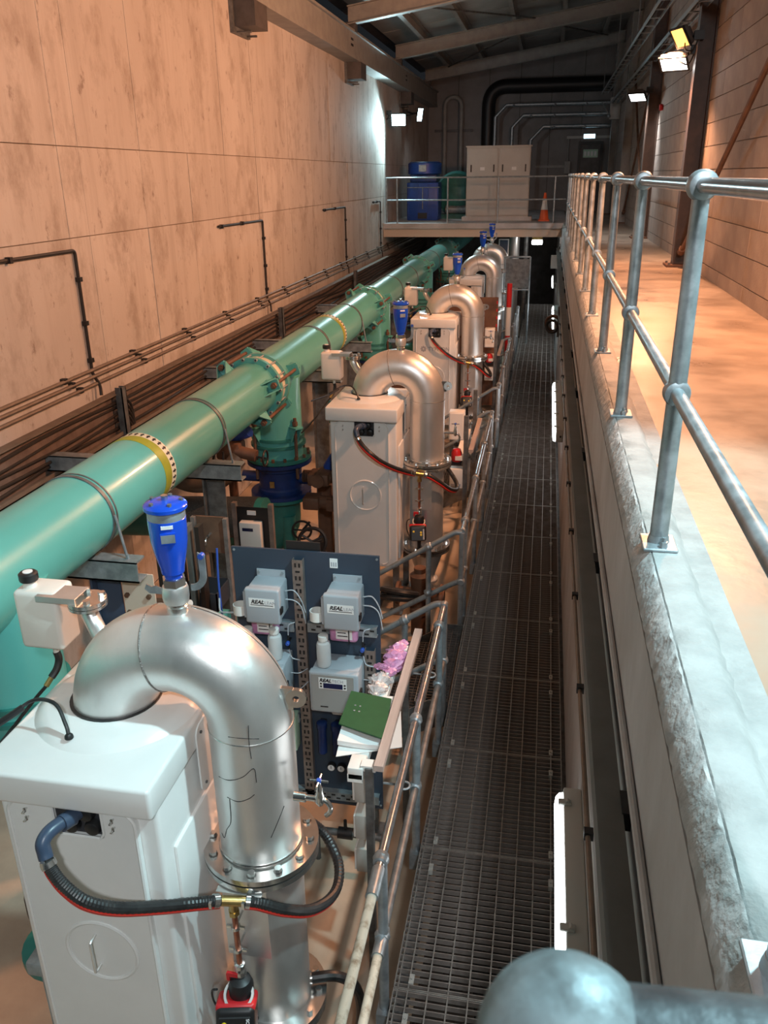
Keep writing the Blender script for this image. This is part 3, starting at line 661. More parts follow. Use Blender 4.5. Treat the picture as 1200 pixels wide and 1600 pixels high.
# printing on the third cabinet
t3 = units['make_cabinet'][2]; ROOT[t3.name] = Vector(t3.location)
y3 = 2*S + 2.2372
me = text_mesh('TYPHON', 0.085, m['ink_grey'], 'lettering', 0.0012)
inst('lettering', me, t3, (-1.585, y3, 1.80), (math.pi/2,0,0))
lg = MB()
for k in range(8):
    a = k*math.pi/4; lg.lathe([(0.013,0),(0.013,0.001)],10,(-1.83+0.036*math.cos(a), y3+0.0005, 1.80+0.036*math.sin(a)),(0,-1,0))
lg.ring((-1.83,y3,1.80),(0,-1,0),0.012,0.028,0.001,20).build('logo', m['ink_grey'], t3)

# pen marks on the nearest pipe
t1 = units['make_swan'][0]
def pen(pts):
    q = []
    for (a, z) in pts:
        an = math.radians(a); q.append((XRG+(RP+0.0004)*math.cos(an), YC+(RP+0.0004)*math.sin(an), z))
    MB().tube(bez(q,5),0.0016,5).build('pen_mark', m['ink'], t1)
pen([(-125,2.07),(-105,2.08),(-85,2.11),(-70,2.15),(-68,2.08)]); pen([(-100,2.30),(-80,2.30),(-60,2.29)]); pen([(-55,1.78),(-45,1.84),(-32,1.91)])
pen([(-108,1.98),(-110,1.86),(-120,1.80),(-128,1.74),(-135,1.75)]); pen([(-72,2.36),(-73,2.28),(-72,2.20)]); pen([(-112,1.985),(-95,1.98),(-80,2.0),(-72,2.02)])
# ------------------------------------------------------------------ teal water main
XM, ZM, RM_ = -2.75, 2.44, 0.254
wm = thing('water_main', (XM, 5, 0), 'long teal water main running along the left side of the pit', 'pipe')
cuts = [0.2, 2.75] + [7.67+S*(k-1) for k in range(1,6) if 7.67+S*(k-1) < 30] + [30.5]
for a, b in zip(cuts[:-1], cuts[1:]):
    MB().cyl((XM,a+0.02,ZM),(XM,b-0.02,ZM),RM_,n=56).build('pipe_section', m['teal'], wm, smooth=60)
for k in range(5):
    yc = 7.67 + S*(k-1) if k else 2.75
    cp = MB()
    for dy in (-0.11, 0.11): cp.ring((XM,yc+dy,ZM),(0,1,0),RM_,RM_+0.05,0.05,48)
    cp.build('coupling_ring', m['teal'] if k%2 else m['teal'], wm)
    sl = MB().ring((XM,yc,ZM),(0,1,0),RM_,RM_+0.02,0.18,48).build('coupling_sleeve', m['cream'], wm)
    for j in range(14):
        a = 2*math.pi*j/14
        p = Vector((XM+(RM_+0.038)*math.cos(a), yc, ZM+(RM_+0.038)*math.sin(a)))
        MB().cyl(p-Vector((0,0.16,0)), p+Vector((0,0.16,0)),0.009,n=6).cyl(p-Vector((0,0.16,0)), p-Vector((0,0.135,0)),0.018,n=6).build('tie_bolt', m['galv'], sl)
    for ang in ((18, 128, 232, 305) if k else ()):
        a = math.radians(ang); c = Vector((XM+(RM_+0.045)*math.cos(a), 0, ZM+(RM_+0.045)*math.sin(a)))
        for sgn, yy in ((-1, yc-0.33), (1, yc+0.33)):
            T = Matrix.Translation((XM,yy,ZM)) @ Matrix.Rotation(-a,4,'Y')
            lug = MB().add([(RM_-0.03,-.012*sgn,-.07),(RM_+0.11,-.012*sgn,-.045),(RM_+0.11,-.012*sgn,.045),(RM_-0.03,-.012*sgn,.07),(RM_-0.03,.02*sgn,-.07),(RM_+0.11,.02*sgn,-.045),(RM_+0.11,.02*sgn,.045),(RM_-0.03,.02*sgn,.07)],[(0,1,2,3),(7,6,5,4),(0,4,5,1),(1,5,6,2),(2,6,7,3),(3,7,4,0)],T)
            for zz in (-0.06, 0.05):
                lug.add([(RM_-0.02,0,zz),(RM_+0.10,0,zz),(RM_-0.02,.2*sgn,zz),(RM_-0.02,0,zz+.012),(RM_+0.10,0,zz+.012),(RM_-0.02,.2*sgn,zz+.012)],[(0,1,2),(3,5,4),(0,3,4,1),(1,4,5,2),(2,5,3,0)],T)
            lug.build('lug', m['teal'], wm)
        cc = Vector((XM+(RM_+0.07)*math.cos(a), 0, ZM+(RM_+0.07)*math.sin(a)))
        MB().cyl(cc+Vector((0,yc-0.42,0)), cc+Vector((0,yc+0.42,0)),0.016,n=10).cyl(cc+Vector((0,yc-0.40,0)), cc+Vector((0,yc-0.36,0)),0.03,n=6).cyl(cc+Vector((0,yc+0.36,0)), cc+Vector((0,yc+0.40,0)),0.03,n=6).build('tie_rod', m['brown'], wm)
    # vertical leg
    yd = yc + (0.52 if k else 0.66)
    lg = MB().cyl((XM+0.02,yd,ZM-0.02),(XM+0.02,yd,1.56),0.262,n=48).build('drop_leg', m['teal'], wm, smooth=60)
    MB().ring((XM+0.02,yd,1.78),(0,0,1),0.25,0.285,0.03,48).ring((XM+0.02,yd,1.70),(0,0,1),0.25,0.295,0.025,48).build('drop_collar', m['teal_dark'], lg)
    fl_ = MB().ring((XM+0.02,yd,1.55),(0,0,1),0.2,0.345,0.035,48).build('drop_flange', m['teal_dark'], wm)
    for j in range(16):
        a = 2*math.pi*j/16+.1
        MB().cyl((XM+.02+.32*math.cos(a),yd+.32*math.sin(a),1.48),(XM+.02+.32*math.cos(a),yd+.32*math.sin(a),1.60),0.018,n=6).build('bolt', m['rust_bolt'], fl_)
    for a in ((-0.6, -2.2) if k else ()):
        cx, cy = XM+.02+.30*math.cos(a), yd+.30*math.sin(a)
        MB().cyl((cx,cy,1.35),(cx,cy,2.02),0.018,n=8).cyl((cx,cy,1.94),(cx,cy,1.98),0.03,n=6).build('drop_tie_rod', m['brown'], wm)
        T = Matrix.Translation((XM+.02,yd,0)) @ Matrix.Rotation(a,4,'Z')
        MB().add([(0.24,-.05,1.92),(0.36,-.05,1.92),(0.24,-.05,1.68),(0.24,-.035,1.92),(0.36,-.035,1.92),(0.24,-.035,1.68)],[(0,1,2),(3,5,4),(0,3,4,1),(1,4,5,2),(2,5,3,0)],T).add([(0.24,.05,1.92),(0.36,.05,1.92),(0.24,.05,1.68),(0.24,.035,1.92),(0.36,.035,1.92),(0.24,.035,1.68)],[(2,1,0),(4,5,3),(1,4,3,0),(2,5,4,1),(0,3,5,2)],T).bb(.24,.37,-.05,.05,1.91,1.93,T).build('drop_bracket', m['teal'], wm)
    # straps and bands of this bay
    for ys_ in ((yc-3.42, yc-1.56) if k else ()):
        ys_ += 0.0
        MB().ring((XM,ys_,ZM),(0,1,0),RM_,RM_+0.007,0.028,48).ring((XM,ys_+0.045,ZM),(0,1,0),RM_,RM_+0.005,0.012,48).build('strap', m['galv_dark'], wm)
    yb = yc-2.62
    if 0 < k < 3:
        MB().ring((XM,yb,ZM),(0,1,0),RM_,RM_+0.002,0.10,56).build('yellow_band', m['yellow'], wm)
        ab = MB().ring((XM,yb+0.085,ZM),(0,1,0),RM_,RM_+0.002,0.07,56).build('arrow_band', m['cream'], wm)
        for j in range(36):
            a = 2*math.pi*j/36
            T = Matrix.Translation((XM,yb+0.085,ZM)) @ Matrix.Rotation(-a,4,'Y')
            MB().add([(RM_+.0025,-.022,-.007),(RM_+.0025,.004,-.007),(RM_+.0025,.004,-.016),(RM_+.0025,.028,0),(RM_+.0025,.004,.016),(RM_+.0025,.004,.007),(RM_+.0025,-.022,.007),
                      (RM_+.0035,-.022,-.007),(RM_+.0035,.004,-.007),(RM_+.0035,.004,-.016),(RM_+.0035,.028,0),(RM_+.0035,.004,.016),(RM_+.0035,.004,.007),(RM_+.0035,-.022,.007)],
                     [(7,8,9,10,11,12,13),(6,5,4,3,2,1,0)]+[(i,(i+1)%7,7+(i+1)%7,7+i) for i in range(7)],T).build('flow_arrow', m['ink'], ab)
    # blue butterfly valve with gearboxes below the leg
    vlab = ['out', 'dark blue butterfly valve under the nearest teal leg', 'dark blue butterfly valve under the second teal leg', 'dark blue butterfly valve under the third teal leg'][min(k,3)]
    if 1 <= k <= 3:
        v = thing('butterfly_valve', (XM+.02,yd,0.0), vlab, 'valve', 'butterfly valves under the water main')
        MB().ring((XM+.02,yd,1.505),(0,0,1),0.2,0.35,0.04,40).lathe([(0.25,1.49),(0.25,1.42),(0.235,1.40),(0.235,1.22),(0.25,1.2),(0.25,1.16)],40,(XM+.02,yd,0)).ring((XM+.02,yd,1.14),(0,0,1),0.2,0.33,0.04,40).build('valve_body', m['blue_dark'], v)
        MB().cyl((XM+.02-.42,yd-.02,1.30),(XM+.02+.40,yd-.02,1.30),0.06,n=16).build('valve_shaft', m['blue_dark'], v)
        MB().bb(XM-.02,XM+.03,yd-.262,yd-.25,1.26,1.33).build('name_plate', m['brass'], v)
        g1 = MB().rbox(XM+.36,XM+.60,yd-.16,yd+.08,1.26,1.40,.03,2).cyl((XM+.48,yd-.18,1.33),(XM+.48,yd+.1,1.33),0.075,n=16).cyl((XM+.56,yd-.05,1.33),(XM+.66,yd-.05,1.33),0.055,n=12).build('gearbox', m['brown'], v)
        for j in range(6): MB().ring((XM+.30+.018*j,yd-.05,1.34),(1,0,0),0.04,0.07,0.008,16).build('gearbox_rib', m['brown'], g1)
        mo = MB().cyl((XM+.55,yd+.10,1.40),(XM+.68,yd+.02,1.60),0.07,n=20).cyl((XM+.68,yd+.02,1.60),(XM+.69,yd+.012,1.615),0.055,n=20).build('motor', m['blue_mid'], v)
        MB().torus((XM+.70,yd-.02,1.36),(1,0.1,0),0.10,0.012,24,6).cyl((XM+.62,yd-.03,1.36),(XM+.71,yd-.02,1.36),0.014,n=8).build('handwheel', m['black'], v)
        MB().rbox(XM+.34,XM+.52,yd-.30,yd-.10,1.04,1.18,.02,2).cyl((XM+.5,yd-.2,1.11),(XM+.66,yd-.22,1.11),0.07,n=14).bb(XM+.6,XM+.71,yd-.29,yd-.15,1.04,1.17).build('lower_gearbox', m['brown'], v)
        MB().torus((XM+.36,yd-.42,0.86),(0.15,-1,0.1),0.10,0.012,24,6).cyl((XM+.37,yd-.40,0.86),(XM+.38,yd-.2,0.86),0.014,n=8).cyl((XM+.27,yd-.42,.86),(XM+.45,yd-.42,.86),.009,n=6).build('handwheel', m['black'], v)
        # riser below the valve
        r = thing('teal_riser', (XM+.02,yd,0), ['','teal elbow and foot below the nearest butterfly valve','teal elbow and foot below the second butterfly valve','teal elbow and foot below the third butterfly valve'][k], 'pipe', 'teal pipework on the pit floor')
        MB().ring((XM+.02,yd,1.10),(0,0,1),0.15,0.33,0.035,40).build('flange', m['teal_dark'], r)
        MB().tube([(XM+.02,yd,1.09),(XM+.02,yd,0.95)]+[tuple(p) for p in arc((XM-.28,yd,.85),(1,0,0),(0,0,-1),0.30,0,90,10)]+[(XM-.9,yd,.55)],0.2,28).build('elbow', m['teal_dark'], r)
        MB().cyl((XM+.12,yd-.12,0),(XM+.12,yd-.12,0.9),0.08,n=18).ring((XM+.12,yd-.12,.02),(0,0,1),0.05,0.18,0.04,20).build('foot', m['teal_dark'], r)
        # brown pedestal next to it
        p = thing('brown_pedestal', (XM+.40,yd+.35,0), ['','brown gusseted steel pedestal behind the nearest teal valve','brown gusseted steel pedestal behind the second teal valve','brown gusseted steel pedestal behind the third teal valve'][k], 'pedestal', 'brown pedestals by the water main legs')
        px_, py_ = XM+.42, yd+.42
        MB().bb(px_-.08,px_+.08,py_-.08,py_+.08,0.1,1.1).build('post', m['brown'], p)
        MB().bb(px_-.28,px_+.28,py_-.2,py_+.2,0,0.10).build('plinth', m['brown'], p)
        for sg in (-1,1):
            MB().add([(px_+sg*.08,py_-.01,.1),(px_+sg*.25,py_-.01,.1),(px_+sg*.08,py_-.01,.5),(px_+sg*.08,py_+.01,.1),(px_+sg*.25,py_+.01,.1),(px_+sg*.08,py_+.01,.5)],[(0,1,2),(3,5,4),(0,3,4,1),(1,4,5,2),(2,5,3,0)]).build('gusset', m['brown'], p)
# brackets from the wall that carry the main
blab = {4.25:'grey channel bracket under the water main, behind the nearest air valve', 6.11:'grey channel bracket under the water main before the nearest teal leg', 9.63:'grey bracket under the water main past the nearest teal leg', 11.49:'grey bracket under the water main before the second teal leg', 15.01:'small grey bracket under the main past the second teal leg'}
for y, lab in blab.items():
    t = thing('pipe_bracket', (-2.6,y,0), lab, 'bracket', 'channel brackets under the water main')
    MB().bb(-4.25,-2.36,y-0.05,y-0.04,2.03,2.17).bb(-4.25,-2.36,y-0.05,y+0.06,2.16,2.172).bb(-4.25,-2.36,y-0.05,y+0.06,2.03,2.042).build('channel', m['galv'], t)
    MB().cyl((-2.44,y+0.0,2.17),(-2.485,y+0.0,2.46),0.009,n=8).cyl((-2.44,y,2.14),(-2.44,y,2.20),0.012,n=6).build('strap_rod', m['galv'], t)
    pp = MB().bb(-2.72,-2.56,y+0.07,y+0.085,0.0,2.10).bb(-2.74,-2.725,y+0.02,y+0.14,0,2.10).build('post', m['galv_dark'] if y > 5 else m['slate_pipe'], t)
    if y < 5:
        cpl = MB().bb(-2.55,-2.33,y+0.075,y+0.085,0.4,2.03).build('bolted_plate', m['cream_wall'], t)
        for j in range(12):
            for xx in (-2.52,-2.37): MB().cyl((xx,y+0.075,0.5+j*0.125),(xx,y+0.055,0.5+j*0.125),0.017,n=6).build('bolt', m['rust_bolt'], cpl)
# ------------------------------------------------------------------ cable tray and conduits on the left wall
for i, (z, lab) in enumerate(((2.66,'uppermost of the three grey conduits along the left wall'),(2.595,'middle of the three grey conduits along the left wall'),(2.52,'lowest of the three grey conduits, just above the cable tray'))):
    t = thing('wall_conduit', (XL+0.04, 10, z), lab, 'conduit', 'grey conduits along the left wall')
    MB().cyl((XL+0.035,3,z),(XL+0.035,30,z),0.016,n=10).build('conduit_run', m['conduit'], t)
    y = 4.0 + 0.12*i
    while y < 24:
        MB().box((XL+0.022,y,z),(0.05,0.05,0.052)).build('saddle', m['black'], t); y += 1.35
tr = thing('cable_tray', (XL+0.1, 10, 2.2), 'long dark cable tray full of cables on the left wall', 'cable tray')
MB().bb(XL+0.13,XL+0.135,3,30,2.0,2.40).build('tray_back', m['tray'], tr)
MB().bb(XL+0.10,XL+0.20,3,30,2.395,2.405).bb(XL+0.10,XL+0.22,3,30,1.985,1.995).bb(XL+0.21,XL+0.22,3,30,1.985,2.03).build('tray_lip', m['conduit'], tr)
for i in range(5):
    z = 2.06 + i*0.066; ph = random.random()*6
    MB().tube([(XL+0.165+0.015*math.sin(y*1.7+ph), y, z+0.012*math.sin(y*2.3+ph)) for y in [3+0.3*k for k in range(90)]], 0.011+0.005*random.random(), 7).build('cable', m['cable'], tr)
HOLE = mesh_from(*(lambda b: (b.v, b.f))(MB().bb(0,0.002,-0.02,0.02,-0.006,0.006)), 'slot'); HOLE.materials.append(m['black'])
for y, lab in ((7.32,'nearest upright strut crossing the wall cable tray'),(12.6,'second upright strut crossing the wall cable tray'),(18.0,'third upright strut crossing the wall cable tray')):
    t = thing('tray_strut', (XL+0.2,y,2.2), lab, 'strut', 'upright struts on the cable tray')
    MB().bb(XL+0.19,XL+0.26,y-0.045,y-0.035,1.78,2.47).bb(XL+0.19,XL+0.26,y+0.035,y+0.045,1.78,2.47).bb(XL+0.25,XL+0.26,y-0.045,y+0.045,1.78,2.47).build('channel', m['galv_dark'], t)
    for j in range(5):
        MB().tube(bez([(XL+0.17,y+0.05,2.35-.06*j),(XL+0.2,y+0.16,2.30-.06*j),(XL+0.2,y+0.24,2.15-.08*j),(XL+0.17,y+0.30,1.7-.1*j)],5),0.013,6).build('looped_cable', m['cable'], t)
for i, y in enumerate([4.2+0.9*k for k in range(14)]):
    tag(MB().bb(XL,XL+0.09,y-0.03,y+0.03,1.70,1.99).bb(XL,XL+0.03,y-0.045,y+0.045,1.66,1.99).build('tray_standoff', m['tray'], origin=(XL+.04,y,1.7)), f'short dark upright under the wall cable tray, {ORD[i]} from the near end', 'bracket', 'uprights under the wall cable tray')
for y0, y1, lab in ((7.2,5.2,'nearest black cable conduit dropping down the left wall'),(12.58,10.78,'second black cable conduit dropping down the left wall'),(18.06,16.22,'third black cable conduit dropping down the left wall'),(22.0,21.0,'farthest black cable conduit, by the platform corner')):
    t = thing('cable_drop', (XL+0.02,y0,2.5), lab, 'conduit', 'cable drops on the left wall')
    MB().tube(round_path([(XL+0.022,y1,3.765),(XL+0.022,y0,3.755),(XL+0.022,y0,2.62),(XL+0.05,y0+0.06,2.50),(XL+0.06,y0+0.04,2.40)],0.04,4),0.016,8).build('conduit_run', m['cable'], t)
    for z in (3.5,3.1,2.75): MB().box((XL+0.026,y0,z),(0.045,0.05,0.04)).build('saddle', m['black'], t)
    for yy in (y1+0.1, (y0+y1)/2): MB().box((XL+0.026,yy,3.76),(0.045,0.04,0.05)).build('saddle', m['black'], t)
# ------------------------------------------------------------------ odds and ends between the main and the cabinets
t = thing('sleeved_pipe', (-2.9,6.8,0), 'low teal pipe wrapped in dark mesh beside the control box', 'pipe')
MB().cyl((-3.95,6.85,1.30),(-2.45,6.85,1.38),0.19,n=30).build('pipe_run', m['teal_dark'], t)
MB().cyl((-3.5,6.85,1.325),(-2.52,6.85,1.377),0.197,n=40).build('mesh_sleeve', mat('mesh_sleeve',(0.05,0.055,0.05),0.6,0,(0.02,0.02,0.02),90,0.8,120), t)
MB().cyl((-3.0,6.85,0),(-3.0,6.85,1.2),0.05,n=12).ring((-3.0,6.85,.02),(0,0,1),.03,.12,.04,16).build('foot', m['teal_dark'], t)
t = thing('control_box', (-2.5,6.55,0), 'white control box on a black backing between struts', 'control box')
MB().bb(-2.62,-2.28,6.50,6.51,1.12,1.62).build('backing', m['black'], t)
for xx in (-2.64,-2.30): MB().bb(xx,xx+0.04,6.48,6.53,0,1.66).build('strut', m['strut'], t)
cb = MB().rbox(-2.56,-2.36,6.42,6.50,1.20,1.50,0.01,2).build('box', m['white_pl'], t)
MB().bb(-2.53,-2.43,6.417,6.42,1.42,1.45).build('display', m['screen'], cb)
MB().bb(-2.50,-2.42,6.417,6.42,1.205,1.215).build('yellow_label', m['yellow_btn'], cb)
MB().bb(-2.50,-2.42,6.49,6.50,1.55,1.59).build('name_tag', m['label_white'], t)
for j in range(4): MB().tube(bez([(-2.53+j*.04,6.46,1.2),(-2.52+j*.04,6.45,1.0),(-2.54+j*.045,6.47,.75),(-2.5+.04*j,6.5,.4)],5),0.009,6).build('cable', m['cable'] if j%2 else m['yellow'], t)
t = thing('isolator_switch', (-2.83,6.55,1.6), 'red and yellow rotary isolator hanging beside the teal main', 'switch')
MB().rbox(-2.87,-2.77,6.50,6.60,1.55,1.67,.02,2).build('housing', m['red'], t)
MB().lathe([(.035,0),(.035,.02),(.02,.03)],16,(-2.82,6.50,1.61),(0,-1,0)).build('knob', m['yellow_btn'], t)
MB().tube(bez([(-2.84,6.55,1.67),(-2.86,6.6,1.85),(-2.8,6.6,2.1)],5),.01,6).tube(bez([(-2.79,6.55,1.67),(-2.74,6.6,1.85),(-2.72,6.6,2.1)],5),.01,6).build('cable', m['cable'], t)
MB().bb(-2.85,-2.78,6.54,6.56,1.70,1.75).build('name_tag', m['label_white'], t)
t = thing('dark_elbow', (-3.0,6.9,1.8), 'brown rubber elbow under the teal main', 'pipe fitting')
MB().tube(bez([(-3.35,6.75,1.80),(-3.1,6.75,1.72),(-2.85,6.8,1.76),(-2.72,6.95,1.92)],8),0.085,18).build('elbow', mat('dark_rubber_elbow',(0.10,0.075,0.055),0.5), t)
MB().ring((-3.37,6.75,1.81),(1,0,-.3),.06,.15,.05,24).build('flange', m['teal_dark'], t)
t = thing('actuator', (-2.95,7.3,1.9), 'small dark actuator with blue motor under the teal main', 'actuator')
MB().rbox(-3.05,-2.80,7.2,7.4,1.80,1.98,.03,2).cyl((-2.85,7.25,1.89),(-2.65,7.25,1.85),.06,n=14).build('gearbox', m['brown'], t)
MB().cyl((-2.95,7.35,1.98),(-2.72,7.3,2.08),.055,n=16).build('motor', m['blue_mid'], t)
MB().torus((-2.56,7.25,1.83),(1,0,0),.075,.010,20,6).cyl((-2.66,7.25,1.84),(-2.55,7.25,1.83),.01,n=6).build('handwheel', m['black'], t)
MB().cyl((-2.93,7.3,0),(-2.93,7.3,1.8),.045,n=12).build('stem', m['brown'], t)
t = thing('sample_sink', (-2.2,5.1,0), 'brown sample stand with a small black sink and tap', 'sink')
MB().bb(-2.36,-2.12,5.07,5.085,1.85,2.13).build('splashback', m['brown'], t)
for xx in (-2.37,-2.13):
    MB().bb(xx,xx+0.03,5.04,5.08,0,2.13).build('leg', m['strut'], t)
sk = MB()
sk.bb(-2.40,-2.12,4.80,5.06,1.52,1.53).bb(-2.40,-2.39,4.80,5.06,1.53,1.66).bb(-2.13,-2.12,4.80,5.06,1.53,1.66).bb(-2.40,-2.12,4.80,4.81,1.53,1.66).bb(-2.40,-2.12,5.05,5.06,1.53,1.66)
sk.build('basin', m['dark_recess'], t)
tp = MB().cyl((-2.24,5.07,2.0),(-2.24,5.02,2.0),.010,n=8).tube(arc((-2.24,5.0,1.97),(0,0,1),(0,-1,0),.03,0,120,6),.008,8).build('tap', m['stainless_bright'], t)
MB().tube(bez([(-2.13,4.9,1.97),(-2.12,4.85,1.7),(-2.10,4.82,1.3),(-2.09,4.8,.8)],6),.008,6).build('blue_tube', m['blue_mid'], t)
t = thing('black_handwheel', (-2.11,7.2,0.9), 'black three-spoke handwheel just behind the instrument board', 'handwheel')
c = Vector((-2.10,7.15,1.02)); MB().torus(c,(0.1,-1,0.35),.135,.018,28,8).build('rim', m['black'], t)
for k in range(3):
    a = k*2*math.pi/3+.5; u, v, ax = basis((0.1,-1,0.35)); MB().cyl(c, c+u*.13*math.cos(a)+v*.13*math.sin(a),.012,n=6).build('spoke', m['black'], t)
MB().cyl(c,(-2.07,7.35,0.95),.018,n=8).cyl((-2.07,7.35,0.95),(-2.07,7.4,0.0),.05,n=12).build('stem', m['black'], t)
t = thing('floor_pipework', (-2.25,5.6,0), 'teal branch pipes low on the floor behind the sample sink', 'pipe')
MB().cyl((-2.9,5.7,.9),(-1.9,5.7,.9),.11,n=20).build('branch', m['teal'], t)
MB().ring((-2.35,5.7,.9),(1,0,0),.10,.19,.04,24).ring((-2.28,5.7,.9),(1,0,0),.10,.19,.04,24).build('flange', m['teal_dark'], t)
MB().cyl((-2.6,5.7,0),(-2.6,5.7,.8),.05,n=12).build('foot', m['teal_dark'], t)
MB().cyl((-2.0,5.7,0),(-2.0,5.7,.8),.05,n=12).build('foot', m['teal_dark'], t)
t = thing('sample_valves', (-2.1,4.4,1.7), 'cluster of small sample valves with one blue nozzle', 'valve')
MB().cyl((-2.32,4.36,1.80),(-2.16,4.30,1.86),.022,n=12).bb(-2.36,-2.28,4.34,4.42,1.70,1.86).cyl((-2.32,4.38,1.2),(-2.32,4.38,1.75),.012,n=8).cyl((-2.28,4.38,1.1),(-2.28,4.38,1.72),.012,n=8).cyl((-2.24,4.38,1.1),(-2.24,4.38,1.66),.010,n=8).build('manifold', m['brown'], t)
MB().cyl((-2.19,4.31,1.85),(-2.10,4.28,1.87),.034,n=16).build('nozzle', m['blue_mid'], t)
MB().cyl((-2.10,4.28,1.87),(-2.07,4.27,1.876),.026,n=16).build('nozzle_tip', m['white_pl'], t)
for j in range(5):
    x_ = -2.50+0.075*j; side = ['leftmost','second from the left','middle one','second from the right','rightmost'][j]
    tag(MB().bb(x_,x_+0.03,4.72,4.80,0,2.2).build('upright_trunking', m['trunking'] if j%2 else m['cable'], origin=(x_,4.76,0)), f'dark upright trunking behind the nearest air valve, {side} of five', 'trunking', 'upright trunking behind the nearest air valve')
t = thing('floor_actuator', (-2.1,2.5,0), 'black actuator with a yellow knob at the lower left corner', 'actuator')
MB().rbox(-2.28,-2.06,2.55,2.78,1.02,1.22,.05,3).build('housing', m['black'], t)
MB().lathe([(.045,0),(.045,.012),(.03,.018)],20,(-2.17,2.66,1.22),(0,0,1)).build('yellow_knob', m['yellow_btn'], t)
MB().cyl((-2.17,2.66,0),(-2.17,2.66,1.02),.09,n=18).ring((-2.17,2.66,.8),(0,0,1),.08,.2,.04,24).build('stem', m['teal_dark'], t)
MB().rbox(-2.16,-1.99+0.0,2.36,2.46,0.95,1.03,.012,2).bb(-2.12,-2.04,2.40,2.46,.0,.95).build('bracket', m['galv'], t)
# ------------------------------------------------------------------ walkway grating
GZ, GX0, GX1, GP = 0.53, -0.545, 0.315, 0.97
def share(b, name, mt, smooth=0):
    me = mesh_from(b.v, b.f, name, smooth); me.materials.append(mt); return me
BAR = share(MB().bb(GX0+0.006, GX1-0.006, -0.0025, 0.0025, -0.034, -0.002), 'bearing_bar', m['grate'])
ROD = share(MB().bb(-0.0035, 0.0035, 0.004, GP-0.008, -0.008, 0.001), 'cross_rod', m['grate_rod'])
EDGE = share(MB().bb(-0.003, 0.003, 0.002, GP-0.004, -0.036, 0.001), 'edge_bar', m['grate_rod'])
ENDB = share(MB().bb(GX0, GX1, -0.003, 0.003, -0.036, 0.001), 'end_bar', m['grate_rod'])
CLIP = share(MB().bb(-0.013,0.013,-0.028,0.028,0,0.004).bb(-0.012,0.012,-0.028,-0.022,-0.03,0).bb(-0.012,0.012,0.022,0.028,-0.03,0).cyl((0,0,0.004),(0,0,0.012),0.007,n=6), 'grating_clip', m['fix_grey'])
NB = 23
far = MB()
for i in range(NB): far.bb(GX0+0.006, GX1-0.006, (i+0.7)*GP/NB-0.0025, (i+0.7)*GP/NB+0.0025, -0.034, -0.002)
FARM = share(far, 'bearing_bars', m['grate'])
ords = ['nearest','second','third','fourth','fifth','sixth','seventh','eighth','ninth','tenth']
y = 0.98; gi = 0
while y < 26.5:
    vis = y > 1.9
    if vis:
        lab = f'{ORD[gi]} grating panel of the walkway counting up from the bottom of the picture'
        t = thing('floor_grating', ((GX0+GX1)/2, y, GZ), lab, 'grating', 'walkway grating panels')
        gi += 1
    else:
        t = thing('floor_grating', ((GX0+GX1)/2, y, GZ), 'grating panel right below the photographer, before the nearest one in view', 'grating', 'walkway grating panels')
    if 1.5 < y < 8.6:
        for i in range(NB): inst('bearing_bar', BAR, t, (0, y+(i+0.7)*GP/NB, GZ))
    else: tag(inst('bearing_bars', FARM, t, (0, y, GZ)), kind='stuff')
    for j in range(8): inst('cross_rod', ROD, t, (GX0+0.075+j*0.1015, y, GZ))
    for ex in (GX0+0.003, GX0+0.022, GX1-0.003): inst('edge_bar', EDGE, t, (ex, y, GZ))
    inst('end_bar', ENDB, t, (0, y+0.004, GZ)); inst('end_bar', ENDB, t, (0, y+GP-0.005, GZ))
    if y < 16:
        for cx in (GX0+0.085, GX1-0.075):
            for cy in (0.06, GP-0.16): inst('grating_clip', CLIP, t, (cx, y+cy, GZ+0.001))
    y += GP
for x0, lab in ((GX0+0.01,'steel channel under the left edge of the walkway grating'),(GX1-0.03,'steel channel under the wall edge of the walkway grating')):
    tag(MB().bb(x0,x0+0.008,0,27,0.33,0.488).bb(x0-0.0,x0+0.06,0,27,0.478,0.488).bb(x0-0.0,x0+0.06,0,27,0.33,0.338).build('walkway_beam', m['galv_dark'], origin=(x0,10,0.33)), lab, 'beam', 'beams under the walkway grating')
for k in range(8):
    yk = 2.2+k*2.9
    tag(MB().bb(GX0-0.02,GX0+0.05,yk-0.04,yk+0.04,0,0.33).bb(GX0-0.06,GX0+0.09,yk-0.08,yk+0.08,0,0.012).build('walkway_leg', m['galv_dark'], origin=(GX0,yk,0)), f'short dark leg under the left grating edge, {ORD[k]} from the near end', 'support leg', 'legs under the walkway')
wet = [(-0.50+0.03*math.sin(y*2.1), y) for y in [0.3+0.4*k for k in range(60)]] + [(0.34, 0.3+0.4*59), (0.34, 0.3)]  # strip of wet floor, coloured dark to stand in for shade under the grating
tag(MB().prism(wet, 0.0005, 0.003).build('shaded_wet_strip', m['wet_shade_floor'], origin=(0,5,0)), 'wet floor strip under the walkway grating, darkened for the shade there', 'shaded wet floor')
tag(MB().prism([(0.03+0.20*math.cos(a)*(1+.25*math.sin(3*a)), 3.4+1.0*math.sin(a)*(1+.15*math.cos(2*a))) for a in [i*2*math.pi/28 for i in range(28)]],0.0035,0.006).build('puddle', m['water'], origin=(0,3,0)), 'wet puddle on the floor under the nearest grating', 'puddle')

